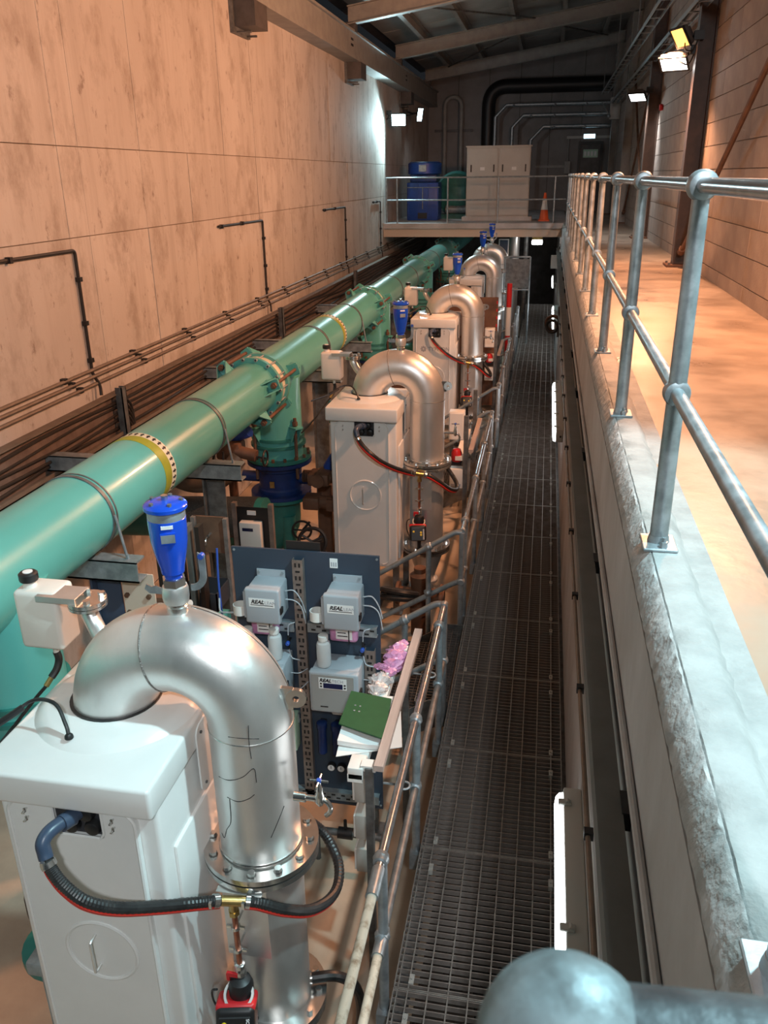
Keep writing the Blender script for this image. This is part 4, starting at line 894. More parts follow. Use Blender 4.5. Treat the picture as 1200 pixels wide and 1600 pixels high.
# ------------------------------------------------------------------ guard rails beside the walkway, with stairs down to the pit
GRX, ZT, ZMID, TR = -0.585, 1.43, 0.95, 0.0235
def knuckle(t, p, axis=(0,1,0)):
    b = MB().lathe([(0.026,-0.032),(0.034,-0.026),(0.036,-0.01),(0.040,0),(0.036,0.01),(0.034,0.026),(0.026,0.032)],18,p,axis)
    p = Vector(p); return b.build('knuckle', m['galv'], t)
def guard(posts, y0, y1, label, worn=None, head=True, tail=True):
    t = thing('guard_rail', (GRX,(y0+y1)/2,0.4), label, 'guard rail', 'guard rails along the walkway')
    a = worn if worn else y0
    top = MB().cyl((GRX,a,ZT),(GRX,y1,ZT),TR,n=18).build('top_rail', m['rail_bright'], t)
    mid = MB().cyl((GRX,a+(0.1 if worn else 0),ZMID),(GRX,y1,ZMID),TR,n=18).build('mid_rail', m['galv_dark'], t)
    if worn:
        MB().cyl((GRX,y0,ZT),(GRX,worn,ZT),TR*0.95,n=18).build('worn_top_rail', m['old_paint'], t)
        MB().cyl((GRX,y0,ZMID),(GRX,worn+0.1,ZMID),TR*0.95,n=18).build('worn_mid_rail', m['old_paint'], t)
        MB().cyl((GRX,worn-0.08,ZT),(GRX,worn+0.08,ZT),TR*1.28,n=18).build('sleeve', m['galv'], t)
        MB().cyl((GRX,worn+0.02,ZMID),(GRX,worn+0.18,ZMID),TR*1.28,n=18).build('sleeve', m['galv'], t)
    for p in posts:
        MB().cyl((GRX+0.005,p,0.34),(GRX+0.005,p,ZT),TR*1.05,n=16).bb(GRX-0.03,GRX+0.035,p-0.05,p+0.05,0.34,0.46).build('post', m['galv'], t)
        knuckle(t,(GRX,p,ZT)); knuckle(t,(GRX,p,ZMID))
    return t
def stair(k, lab_f, lab_r1, lab_r2):
    o = S*k
    t = thing('stair_flight', (-0.85,6.0+o,0), lab_f, 'stairs', 'short stairs down from the walkway')
    for i, (xa, xb, z) in enumerate(((-0.82,-0.56,0.50),(-1.07,-0.80,0.335),(-1.32,-1.05,0.17))):
        tr_ = MB().bb(xa,xb,5.42+o,5.425+o,z-0.04,z).bb(xa,xb,6.58+o,6.585+o,z-0.04,z).bb(xa,xa+0.005,5.42+o,6.585+o,z-0.04,z).bb(xb-0.005,xb,5.42+o,6.585+o,z-0.04,z).build('tread', m['galv_dark'], t)
        b = MB()
        for j in range(28): b.bb(xa,xb,5.44+o+j*0.041,5.444+o+j*0.041,z-0.025,z-0.001)
        for j in range(5): b.bb(xa+0.03+j*0.05,xa+0.034+j*0.05,5.42+o,6.585+o,z-0.008,z)
        tag(b.build('tread_mesh', m['galv_dark'], tr_, smooth=0), kind='stuff')
    R = Matrix(((1,0,0,0),(0,0,1,0),(0,1,0,0),(0,0,0,1)))
    for yy in (5.40+o, 6.60+o):
        MB().prism([(-0.55,0.54),(-0.55,0.34),(-1.22,0.0),(-1.42,0.0),(-1.42,0.06),(-0.7,0.54)], yy-0.006, yy+0.006, R).build('stringer', m['galv_dark'], t)
    for yy, lab in ((5.34+o,lab_r1),(6.67+o,lab_r2)):
        r = thing('stair_rail', (-0.9,yy,0), lab, 'stair rail', 'stair handrails')
        sg = 1 if yy > 6+o else -1
        MB().tube(round_path([(GRX,yy-0.0,ZT-0.0),(GRX-0.06,yy,ZT),(-1.50,yy,0.86),(-1.50,yy,0.05)],0.06,5),TR,16).build('handrail', m['galv'], r)
        MB().tube(round_path([(GRX,yy,ZMID),(GRX-0.06,yy,ZMID-0.02),(-1.50,yy,0.40)],0.06,5),TR,16).build('lower_rail', m['galv'], r)
        MB().tube(round_path([(GRX,yy-sg*0.0,ZT+0.0),(GRX,yy+sg*0.05,ZT)],0.02,3),TR*1.3,16).build('elbow', m['galv'], r)
        for px_ in (-0.88,):
            zt = ZT-(GRX-0.06-px_)*0.57/0.855
            MB().cyl((px_,yy,0.3),(px_,yy,zt),TR*1.02,n=16).build('post', m['galv'], r); knuckle(r,(px_,yy,zt),(1,0,0.6)); knuckle(r,(px_,yy,zt-0.46),(1,0,0.6))
        MB().cyl((GRX,yy,0.36),(GRX,yy,ZT),TR*1.05,n=16).build('post', m['galv'], r); knuckle(r,(GRX,yy,ZMID),(0,1,0))
guard([1.79,2.86,3.93,5.02], 0.9, 5.30, 'guard rail nearest the camera, worn cream paint at its lower end', worn=2.72)
stair(0, 'short mesh stair beside the nearest grating, past the instrument board', 'sloping stair rail just right of the instrument board', 'second sloping stair rail, below the second swan-neck pipe')
guard([6.95,8.1,9.3,10.4], 6.71, 10.68, 'guard rail beside the walkway, level with the second cabinet')
stair(1, 'mesh stair between the second and third cabinets', 'sloping rail before the third swan-neck pipe, nearer of two', 'sloping rail before the third swan-neck pipe, farther of two')
guard([12.3,13.5,14.7,15.8], 12.09, 16.06, 'guard rail beside the walkway, level with the third cabinet')
stair(2, 'distant mesh stair before the fourth swan-neck pipe', 'nearer sloping rail beside the fourth swan-neck pipe', 'farther sloping rail beside the fourth swan-neck pipe')
guard([17.7,19.0,20.2], 17.47, 20.3, 'farthest guard rail along the walkway')

# ------------------------------------------------------------------ slate-blue instrument board
BY = 4.50
bd = thing('instrument_board', (-1.38,BY,0), 'slate blue instrument board standing between the first two cabinets', 'board')
MB().bb(-1.857,-0.90,BY,BY+0.014,0.22,2.185).build('panel', m['panel_blue'], bd)
for (sx, sz) in ((-1.84,2.165),(-0.915,2.165),(-1.84,0.25),(-0.915,0.25)):
    MB().cyl((sx,BY,sz),(sx,BY-0.005,sz),0.008,n=8).build('screw', m['galv'], bd)
for xx in (-1.80,-0.96):
    MB().bb(xx-0.02,xx+0.02,BY+0.015,BY+0.056,0,2.15).bb(xx-0.06,xx+0.06,BY-0.02,BY+0.1,0,0.01).build('stand_leg', m['galv_dark'], bd)
SLOT = share(MB().bb(-0.006,0.006,-0.003,0,-0.014,0.014), 'slot', m['black'])
SLOTH = share(MB().bb(-0.014,0.014,-0.003,0,-0.006,0.006), 'slot', m['black'])
def strut_v(x, z0, z1):
    s_ = MB().bb(x-0.034,x+0.034,BY-0.042,BY-0.038,z0,z1).bb(x-0.034,x-0.030,BY-0.038,BY,z0,z1).bb(x+0.030,x+0.034,BY-0.038,BY,z0,z1).build('strut', m['strut'], bd)
    z = z0+0.05; k = 0
    while z < z1-0.03:
        inst('slot', SLOT if k%2 else SLOTH, s_, (x+(0.013 if k%2 else 0), BY-0.041, z)); 
        if k%2: inst('slot', SLOT, s_, (x-0.013, BY-0.041, z))
        z += 0.045; k += 1
def strut_h(x0, x1, z):
    s_ = MB().bb(x0,x1,BY-0.042,BY-0.038,z-0.034,z+0.034).bb(x0,x1,BY-0.038,BY,z-0.034,z-0.030).bb(x0,x1,BY-0.038,BY,z+0.030,z+0.034).build('strut', m['galv'], bd)
    x = x0+0.04; k = 0
    while x < x1-0.02:
        inst('slot', SLOTH, s_, (x, BY-0.041, z+(0.013 if k%2 else -0.013))); x += 0.035; k += 1
strut_v(-1.415,0.30,2.14); strut_v(-0.965,0.85,1.53); strut_h(-1.62,-1.46,1.655); strut_h(-1.37,-0.915,1.665); strut_h(-1.65,-1.46,0.95); strut_h(-1.6,-0.92,0.32)
lb = MB().bb(-1.215,-1.165,BY-0.003,BY,2.085,2.15).build('paper_label', m['label_white'], bd)
for k in range(3): MB().bb(-1.207+k*.014,-1.199+k*.014,BY-0.0045,BY-0.003,2.095,2.125).build('print', m['ink_grey'], lb)
MB().bb(-1.50,-1.28,BY+0.02,BY+0.03,2.15,2.24).build('rear_tab', m['black'], bd)
def small_encl(x0, lab):
    t = thing('sensor_enclosure', (x0+0.115,BY-0.1,1.78), lab, 'enclosure', 'small grey enclosures on the instrument board')
    x1, z0, z1 = x0+0.225, 1.765, 2.005
    MB().rbox(x0+.008,x1-.008,BY-0.17,BY-0.003,z0+.008,z1-.008,0.012,2).build('box', m['encl'], t)
    ld = MB().rbox(x0,x1,BY-0.215,BY-0.165,z0,z1,0.014,3).build('door', m['encl'], t)
    p = MB().bb(x0+0.03,x1-0.03,BY-0.2165,BY-0.2148,1.885,1.945).build('label', m['label_white'], ld)
    me = text_mesh('REAL', 0.036, m['ink'], 'lettering', 0.0012, 0.3); inst('lettering', me, p, (x0+0.085,BY-0.217,1.920), (math.pi/2,0,0))
    me = text_mesh('CLEAN', 0.030, m['ink_grey'], 'lettering', 0, 0.0); inst('lettering', me, p, (x0+0.158,BY-0.217,1.918), (math.pi/2,0,0))
    MB().bb(x0+0.04,x1-0.04,BY-0.2175,BY-0.2165,1.897,1.901).build('underline', m['ink'], p)
    fl = MB().bb(x0+0.02,x1-0.02,BY-0.012,BY-0.001,z1-.01,z1+0.04).build('mounting_flange', m['encl'], t)
    for xx in (x0+0.035,x1-0.035): MB().cyl((xx,BY-0.012,z1+0.022),(xx,BY-0.02,z1+0.022),0.009,n=10).build('screw', m['galv'], fl)
    MB().bb(x0-0.012,x0,BY-0.20,BY-0.17,z0+0.03,z1-0.03).build('hinge', m['encl'], t)
    MB().bb(x1,x1+0.01,BY-0.21,BY-0.17,1.84,1.88).build('latch', m['black'], t)
    c = (x0-0.055,BY-0.15,0)
    MB().lathe([(0.042,1.795),(0.046,1.795),(0.046,1.86),(0.042,1.86)],20,c,closed=True).bb(x0-0.012,x0+0.0,BY-0.17,BY-0.13,1.80,1.85).build('cup_holder', m['white_pl'], t)
    for k in range(2):
        MB().tube(bez([(x1,BY-0.08,1.94-.06*k),(x1+0.06,BY-0.09,1.95-.07*k),(x1+0.10,BY-0.08,1.88-.05*k),(x1+0.115,BY-0.05,1.78-.08*k)],6),0.004,6).build('tube', m['glass_tube'], t)
    return t
small_encl(-1.715,'left of the two small grey REALCLEAN enclosures on the blue board')
small_encl(-1.215,'right of the two small grey REALCLEAN enclosures on the blue board')
def controller(x0, lab):
    t = thing('controller', (x0+0.16,BY-0.12,1.18), lab, 'controller', 'grey controllers on the instrument board')
    x1, z0, z1 = x0+0.32, 1.175, 1.475
    MB().rbox(x0+.008,x1-.008,BY-0.20,BY-0.003,z0+.008,z1-.008,0.012,2).build('box', m['encl'], t)
    ld = MB().rbox(x0,x1,BY-0.25,BY-0.195,z0,z1,0.014,3).build('door', m['encl'], t)
    fc = MB().rbox(x0+0.016,x1-0.03,BY-0.254,BY-0.248,z0+0.016,z1-0.016,0.002,1).build('fascia', m['encl_front'], ld)
    p = MB().bb(x0+0.065,x1-0.075,BY-0.2565,BY-0.254,z1-0.115,z1-0.035).build('display_panel', m['label_white'], ld)
    MB().bb(x0+0.095,x1-0.10,BY-0.259,BY-0.2563,z1-0.108,z1-0.072).build('screen', m['screen'], p)
    me = text_mesh('REAL', 0.034, m['ink'], 'lettering', 0.0012, 0.3); inst('lettering', me, p, (x0+0.108,BY-0.2575,z1-0.053), (math.pi/2,0,0))
    me = text_mesh('TECH', 0.030, m['ink_grey'], 'lettering', 0, 0.0); inst('lettering', me, p, (x0+0.188,BY-0.2575,z1-0.053), (math.pi/2,0,0))
    for xx in (x0+0.08, x1-0.086):
        for zz in (z1-0.078, z1-0.098): MB().bb(xx-0.006,xx+0.006,BY-0.259,BY-0.2563,zz-0.005,zz+0.005).build('key', m['ink'], p)
    MB().bb(x0+0.07,x0+0.12,BY-0.2555,BY-0.254,z0+0.045,z0+0.053).build('mark', m['ink'], ld)
    MB().bb(x1,x1+0.012,BY-0.24,BY-0.19,1.30,1.35).build('latch', m['black'], t)
    for k in range(5): MB().cyl((x0-0.006,BY-0.2,z0+0.04+k*.05),(x0-0.006,BY-0.2,z0+0.07+k*.05),0.007,n=8).build('hinge', m['encl'], t)
    for k in range(2): MB().tube(bez([(x1,BY-0.1,1.35-.12*k),(x1+0.06,BY-0.11,1.36-.12*k),(x1+0.10,BY-0.05,1.36-.1*k)],6),0.0035,6).build('tube', m['glass_tube'], t)
    return t
controller(-1.315,'grey REALTECH controller with display, right side of the blue board')
controller(-1.80,'grey controller half hidden behind the nearest swan-neck pipe')
def sample_bottle(x, y, z, lab):
    t = thing('sample_bottle', (x,y,z), lab, 'bottle', 'clear sample bottles on the controllers')
    MB().lathe([(0.042,z),(0.045,z+0.008),(0.045,z+0.15),(0.040,z+0.165),(0.028,z+0.172),(0.028,z+0.185)],24,(x,y,0)).build('bottle_body', m['bottle'], t)
    MB().lathe([(0.032,z+0.185),(0.032,z+0.215),(0.026,z+0.218)],20,(x,y,0)).build('cap', m['white_pl'], t)
sample_bottle(-1.235,BY-0.16,1.475,'clear sample bottle standing on the right grey controller')
sample_bottle(-1.565,BY-0.13,1.475,'clear sample bottle on the half hidden grey controller')
sample_bottle(-1.735,BY-0.15,1.475,'clear bottle partly behind the nearest swan-neck pipe')
def bag(x, lab):
    t = thing('sachet_pack', (x,BY-0.07,1.62), lab, 'packet', 'pink labelled packets strapped to the board')
    MB().rbox(x-0.09,x+0.09,BY-0.105,BY-0.043,1.615,1.755,0.02,3).build('pack', m['pink'], t)
    lb = MB().bb(x-0.045,x+0.06,BY-0.1075,BY-0.105,1.64,1.735).build('label', m['label_white'], t)
    for k in range(3): MB().bb(x-0.035,x+0.03-.01*k,BY-0.109,BY-0.1075,1.66+k*.024,1.666+k*.024).build('print', m['ink'], lb)
    MB().bb(x+0.035,x+0.042,BY-0.110,BY-0.04,1.61,1.758).build('strap', m['black'], t)
bag(-1.64,'pink packet strapped below the left small enclosure'); bag(-1.12,'pink packet strapped below the right small enclosure')
t = thing('junction_box', (-1.53,BY-0.05,0.72), 'pale green ribbed box low on the blue board', 'junction box')
jb = MB().rbox(-1.59,-1.47,BY-0.10,BY,0.72,0.99,0.01,2).build('box', m['mint'], t)
for k in range(3): MB().bb(-1.57+k*.04,-1.56+k*.04,BY-0.104,BY-0.10,0.74,0.97).build('rib', m['mint'], t)
MB().tube(bez([(-1.55,BY-0.05,0.99),(-1.56,BY-0.06,1.03),(-1.58,BY-0.04,1.08)],5),0.010,8).build('earth_lead', m['yellow'], t)
t = thing('drain_bottle', (-1.12,BY-0.12,1.10), 'white plastic bottle lying under the right controller', 'bottle')
MB().lathe([(0.02,0),(0.02,0.03),(0.045,0.05),(0.045,0.19),(0.04,0.2)],20,(-1.25,BY-0.1,1.11),(1,0,0)).build('bottle_body', m['bottle'], t)
MB().lathe([(0.024,-0.025),(0.024,0.012)],14,(-1.25,BY-0.1,1.11),(1,0,0)).build('cap', m['white_pl'], t)
MB().ring((-1.13,BY-0.1,1.11),(1,0,0),0.045,0.048,0.012,20).build('strap', m['black'], t)
for i, xx in enumerate((-1.30,-1.20,-1.10)):
    t = thing('filter_housing', (xx,BY-0.06,0.72), ['left','middle','right'][i]+' of three dark blue filter housings low on the board', 'filter', 'filter housings on the board')
    MB().lathe([(0.022,0.70),(0.03,0.71),(0.03,0.90),(0.036,0.91),(0.036,0.95),(0.02,0.96)],18,(xx,BY-0.06,0)).build('housing', m['blue_dark'], t)
    MB().bb(xx-0.02,xx+0.02,BY-0.06,BY,0.92,0.94).build('holder', m['black'], t)
for i, xx in enumerate((-1.255,-1.185)):
    t = thing('pressure_gauge', (xx,BY-0.04,0.54), ['left','right'][i]+' of two small white pressure gauges low on the board', 'gauge', 'pressure gauges on the board')
    MB().lathe([(0.03,0),(0.03,0.03),(0.026,0.032)],20,(xx,BY-0.005,0.56),(0,-1,0)).build('case', m['black'], t)
    g = MB().lathe([(0.024,0.032),(0.024,0.034),(0.01,0.0342)],20,(xx,BY-0.005,0.56),(0,-1,0)).build('dial', m['label_white'], t)
    MB().bb(xx-0.002,xx+0.002,BY-0.041,BY-0.039,0.555,0.577).build('needle', m['ink'], g)
for i, xx in enumerate((-1.50,-1.005)):
    t = thing('blue_stopcock', (xx,BY-0.06,1.55), ['left','right'][i]+' of two small stopcocks with blue knobs on the board', 'valve', 'blue knobbed stopcocks')
    MB().lathe([(0.014,0),(0.014,0.02),(0.010,0.024)],14,(xx,BY-0.06,1.55),(0,-1,0)).build('knob', m['blue_mid'], t)
    MB().cyl((xx,BY-0.05,1.50),(xx,BY-0.05,1.60),0.008,n=8).cyl((xx,BY-0.06,1.55),(xx,BY,1.55),0.007,n=8).build('body', m['black'], t)
    MB().tube(bez([(xx,BY-0.05,1.50),(xx+0.02,BY-0.06,1.44),(xx+0.07,BY-0.05,1.42)],6),0.004,6).tube(bez([(xx,BY-0.05,1.60),(xx+0.01,BY-0.06,1.68),(xx+0.05,BY-0.05,1.70)],6),0.004,6).build('tube', m['glass_tube'], t)
tag(MB().tube(bez([(-1.95,BY-0.05,1.83),(-1.92,BY-0.12,1.78),(-1.86,BY-0.15,1.79),(-1.78,BY-0.15,1.80)],6),0.006,6).build('drain_tube', m['glass_tube'], origin=(-1.86,BY-.1,1.8)), 'clear tube running to the left cup holder', 'tube')
# ------------------------------------------------------------------ strut rack with papers beside the guard rail
rk = thing('strut_rack', (-0.76,4.0,0), 'strut rack with white trunking beside the nearest guard rail', 'rack')
for yy in (3.42, 4.62):
    MB().bb(-0.775,-0.735,yy-0.02,yy+0.02,0,1.48).build('upright', m['galv_dark'], rk)
MB().bb(-0.87,-0.79,3.40,4.68,1.385,1.435).build('trunking', m['white_pl'], rk)
bt = MB().bb(-0.722,-0.672,3.38,4.80,1.49,1.525).build('batten', m['wood'], rk)
for yy in (3.44,4.02,4.60): MB().bb(-0.80,-0.72,yy-0.03,yy+0.03,1.455,1.49).build('block', m['white_pl'], rk)
for yy in (3.52, 4.60): MB().cyl((-0.70,yy,1.30),(-0.59,yy,1.30),0.007,n=8).torus((-0.585,yy,1.30),(0,0,1),0.03,0.006,16,6).build('tie', m['galv'], rk)
tag(MB().rbox(-0.87,-0.785,3.40,3.52,1.40,1.475,0.006,2).build('white_carton', m['white_pl'], origin=(-.83,3.38,1.38)), 'white rectangular box below the papers, at the rack end', 'box')
for i, (zz, w_) in enumerate(((1.16,0.10),(0.90,0.13),(0.66,0.11))):
    t = thing('terminal_box', (-0.86,3.45,zz), ['upper','middle','lower'][i]+' pale terminal box on the rack left of the guard rail', 'box', 'terminal boxes on the strut rack')
    MB().rbox(-0.86,-0.78,3.50,3.50+w_+.04,zz,zz+0.17,0.008,2).build('box', m['fix_grey'], t)
    MB().rbox(-0.872,-0.858,3.505,3.495+w_+.04,zz+.008,zz+0.162,0.004,1).build('cover', m['white_pl'], t)
    MB().cyl((-0.82,3.57,zz-0.05),(-0.82,3.57,zz),0.012,n=10).build('gland', m['black'], t)
pz = 1.44
def sheet(name, pts, z, th, mt, lab, cat, wav=0.0, sag=0.0):
    (ax,ay),(bx,by),(cx,cy),(dx,dy) = pts; n = 8; vs = []; fs = []
    for s_ in (1,0):
        for i in range(n+1):
            for j in range(n+1):
                u, v = i/n, j/n
                x_ = ax*(1-u)*(1-v)+bx*u*(1-v)+cx*u*v+dx*(1-u)*v; y_ = ay*(1-u)*(1-v)+by*u*(1-v)+cy*u*v+dy*(1-u)*v
                vs.append((x_,y_,z+s_*th+wav*math.sin(u*5+v*2)+sag*(u-.5)**2))
    q = (n+1)**2
    for i in range(n):
        for j in range(n):
            a = i*(n+1)+j; fs.append((a,a+1,a+n+2,a+n+1)); fs.append((q+a+n+1,q+a+n+2,q+a+1,q+a))
    ring_ = [i*(n+1) for i in range(n+1)]+[n*(n+1)+j for j in range(1,n+1)]+[i*(n+1)+n for i in range(n-1,-1,-1)]+[j for j in range(n-1,0,-1)]
    for k in range(len(ring_)):
        a, b = ring_[k], ring_[(k+1)%len(ring_)]; fs.append((a,b,q+b,q+a))
    o = MB().add(vs, fs)
    return tag(o.build(name, mt, origin=(pts[0][0],pts[0][1],z)), lab, cat)
sheet('paper_sheet', [(-0.99,3.88),(-0.68,3.98),(-0.62,3.66),(-0.96,3.52)], 1.438, 0.004, m['white_matt'], 'loose white papers spread under the green folder', 'paper')
sheet('paper_pad', [(-0.985,3.95),(-0.73,3.97),(-0.71,3.60),(-0.97,3.60)], 1.452, 0.03, m['label_white'], 'thick wad of documents between the folder and loose papers', 'paper', 0.004)
gf = sheet('folder', [(-0.985,4.02),(-0.735,3.98),(-0.715,3.61),(-0.985,3.70)], 1.515, 0.008, m['green_card'], 'dark green folder lying on papers beside the guard rail', 'folder')
for dx_, dy_ in ((0.055,-0.14),(0.085,-0.145),(0.06,-0.19),(0.09,-0.195)):
    q = MB().lathe([(0.006,0),(0.006,0.002)],10,(-0.985+dx_,4.02+dy_,1.5235)); q.build('eyelet', m['galv'], gf)
def crumple(name, pts, r, mt, lab, seed):
    rnd = random.Random(seed); b = MB(); v0 = []
    path = bez(pts, 10); n = 18; vs = []; fs = []
    for i, p in enumerate(path):
        e = math.sin(math.pi*(i+0.5)/len(path))**0.5
        for k in range(n):
            a = 2*math.pi*k/n; rr = r*e*(1+rnd.uniform(-.28,.28))*(1+0.3*math.sin(i*0.9))
            vs.append((p.x+rr*math.cos(a), p.y+rnd.uniform(-.006,.006), p.z+max(-0.02,rr*0.75*math.sin(a))))
    m_ = len(path)
    for i in range(m_-1):
        for k in range(n): j = (k+1)%n; fs.append((i*n+k,(i+1)*n+k,(i+1)*n+j,i*n+j))
    fs.append(tuple(range(n))); fs.append(tuple((m_-1)*n+k for k in range(n-1,-1,-1)))
    return tag(b.add(vs,fs).build(name, mt, origin=tuple(pts[0]), smooth=25), lab, 'bag')
crumple('pink_bag', [(-0.78,4.72,1.46),(-0.80,4.58,1.47),(-0.79,4.44,1.47),(-0.81,4.32,1.46)], 0.060, m['pink'], 'crumpled pink plastic bag on the white trunking', 3)
crumple('pink_wrap', [(-0.91,4.40,1.46),(-0.86,4.38,1.47),(-0.80,4.36,1.46)], 0.032, m['pink'], 'twisted end of pink plastic sticking out left of the bag', 5)
crumple('clear_bag', [(-0.85,4.32,1.45),(-0.85,4.22,1.46),(-0.86,4.10,1.45)], 0.058, m['clear_film'], 'crumpled clear plastic bag between the pink bag and folder', 4)
# racks further along, and the back of another board
def far_rack(o, labs):
    t = thing('strut_rack', (-0.76,3.9+o,0), labs[0], 'rack', 'strut racks farther along')
    for yy in (3.42, 4.62): MB().bb(-0.78,-0.73,yy-0.02+o,yy+0.02+o,0,1.9).build('upright', m['galv_dark'], t)
    MB().bb(-0.722,-0.672,3.38+o,4.70+o,1.49,1.525).build('batten', m['wood'], t)
    MB().bb(-0.87,-0.79,3.40+o,4.5+o,1.385,1.435).build('trunking', m['white_pl'], t)
    b = thing('terminal_box', (-0.86,3.5+o,1.55), labs[1], 'box', 'terminal boxes farther along')
    MB().rbox(-0.95,-0.78,3.40+o,3.55+o,1.62,1.94,0.01,2).build('box', m['white_pl'], b); MB().rbox(-0.94,-0.79,3.392+o,3.402+o,1.63,1.93,0.004,1).build('cover', m['white_matt'], b)
    c = thing('terminal_box', (-0.86,3.5+o,1.0), labs[2], 'box', 'terminal boxes farther along')
    MB().rbox(-0.93,-0.78,3.40+o,3.53+o,1.05,1.28,0.01,2).build('box', m['white_pl'], c); MB().bb(-0.91,-0.80,3.392+o,3.40+o,1.08,1.11).build('cover', m['ink_grey'], c)
    d = thing('warning_beacon', (-0.86,3.5+o,1.35), labs[3], 'beacon', 'red beacons on the racks')
    MB().lathe([(0.05,1.36),(0.06,1.38),(0.06,1.46),(0.045,1.50),(0.02,1.51)],16,(-0.86,3.46+o,0)).build('dome', m['red'], d); MB().bb(-0.92,-0.80,3.42+o,3.50+o,1.32,1.36).build('base', m['black'], d)
far_rack(S, ('strut rack beside the second swan-neck pipe','white box right of the second swan-neck pipe tap','lower white box right of the second stainless pipe','red beacon on the rack by the second stainless pipe'))
far_rack(2*S, ('strut rack beside the third swan-neck pipe','white box beside the third stainless pipe','lower white box beside the third stainless pipe','red beacon on the rack by the third stainless pipe'))
t = thing('rear_board', (-1.2,14.6,0), 'brown backed board between the third and fourth swan necks', 'board')
MB().bb(-1.60,-0.76,14.6,14.62,0.5,2.40).build('panel', m['brown'], t)
for xx in (-1.55,-0.82): MB().bb(xx,xx+0.04,14.62,14.66,0,2.40).build('stand_leg', m['galv_dark'], t)
for k in range(14): MB().bb(-0.79,-0.77,14.594,14.6,0.6+k*.13,0.65+k*.13).build('slot', m['red'], t)
# pipework and cables on the floor by the stair foot
t = thing('floor_valve', (-1.05,6.0,0), 'brown cast valve on the floor beyond the stair rail', 'valve')
MB().lathe([(0.10,0.0),(0.10,0.06),(0.07,0.08),(0.09,0.3),(0.10,0.42),(0.06,0.45),(0.06,0.5)],20,(-1.05,7.3,0.25)).cyl((-1.05,7.3,0.25),(-1.05,7.3,0.0),0.09,n=16).build('body', m['brown'], t)
MB().cyl((-1.3,7.3,0.45),(-0.8,7.3,0.45),0.07,n=16).ring((-1.27,7.3,.45),(1,0,0),.06,.12,.03,20).ring((-0.83,7.3,.45),(1,0,0),.06,.12,.03,20).build('ports', m['brown'], t)
t = thing('dark_hose_coil', (-1.2,6.95,0), 'black coiled hose on the floor behind the stair rail', 'hose')
MB().torus((-1.2,7.0,0.62),(0.1,0.5,1),0.17,0.03,28,8).torus((-1.21,7.0,0.56),(0,0.45,1),0.18,0.03,28,8).build('coil', m['rubber'], t)
MB().tube(bez([(-1.36,7.0,0.6),(-1.42,6.9,0.4),(-1.45,6.8,0.03)],6),0.03,8).build('tail', m['rubber'], t)
t = thing('floor_drain_pipe', (-1.0,4.0,0), 'small grey pipe and valve on the pit floor below the board', 'pipe')
MB().cyl((-1.35,4.2,0.25),(-0.8,4.2,0.25),0.025,n=12).build('pipe', m['galv_dark'], t)
MB().cyl((-1.15,4.2,0.25),(-1.05,4.2,0.25),0.04,n=12).cyl((-1.1,4.2,0.25),(-1.1,4.2,0.36),0.012,n=8).build('valve', m['black'], t)
MB().cyl((-1.3,4.2,0),(-1.3,4.2,0.25),0.02,n=8).build('foot', m['galv_dark'], t)
MB().cyl((-0.85,4.2,0),(-0.85,4.2,0.25),0.02,n=8).build('foot', m['galv_dark'], t)
t = thing('drain_hose', (-0.8,2.9,0), 'black drain hose curling down beside the nearest stainless pipe foot', 'hose')
MB().tube(bez([(-0.93,2.75,0.72),(-0.80,2.80,0.70),(-0.72,2.86,0.55),(-0.72,2.92,0.25),(-0.78,2.95,0.04)],8),0.026,10).build('hose', m['rubber'], t)
MB().cyl((-0.96,2.74,0.72),(-0.92,2.755,0.72),0.032,n=12).build('collar', m['stainless_bright'], t)
# ------------------------------------------------------------------ handrail on the kerb
HX = 0.424
hr = thing('side_handrail', (HX,6,3.2), 'galvanised two-rail handrail standing on the kerb at right', 'handrail')
MB().cyl((HX,0.35,4.315),(HX,22.5,4.315),0.0215,n=24).build('top_rail', m['rail_bright'], hr)
MB().cyl((HX,0.35,3.715),(HX,22.5,3.715),0.0215,n=24).build('mid_rail', m['galv'], hr)
py = [1.0, 2.64] + [2.64+1.64*k for k in range(1,12)]
for y in py:
    MB().lathe([(0.030,3.21),(0.029,3.5),(0.027,4.0),(0.025,4.28)],20,(HX,y,0)).build('post', m['galv'], hr)
    MB().lathe([(0.026,-0.030),(0.038,-0.026),(0.044,-0.012),(0.044,0.012),(0.038,0.026),(0.026,0.030)],24,(HX,y,4.315),(0,1,0)).build('top_collar', m['galv'], hr)
    MB().lathe([(0.026,-0.030),(0.038,-0.026),(0.042,-0.012),(0.042,0.012),(0.038,0.026),(0.026,0.030)],24,(HX,y,3.715),(0,1,0)).build('mid_collar', m['galv'], hr)
    b = MB().rbox(HX-0.055,HX+0.055,y-0.075,y+0.055,3.2,3.212,0.003,1).lathe([(0.036,3.212),(0.031,3.235)],20,(HX,y,0)).build('base_plate', m['galv'], hr)
    MB().cyl((HX+0.01,y-0.055,3.212),(HX+0.01,y-0.055,3.232),0.013,n=6).cyl((HX+0.01,y-0.055,3.232),(HX+0.01,y-0.055,3.246),0.007,n=8).build('anchor_bolt', m['galv'], b)
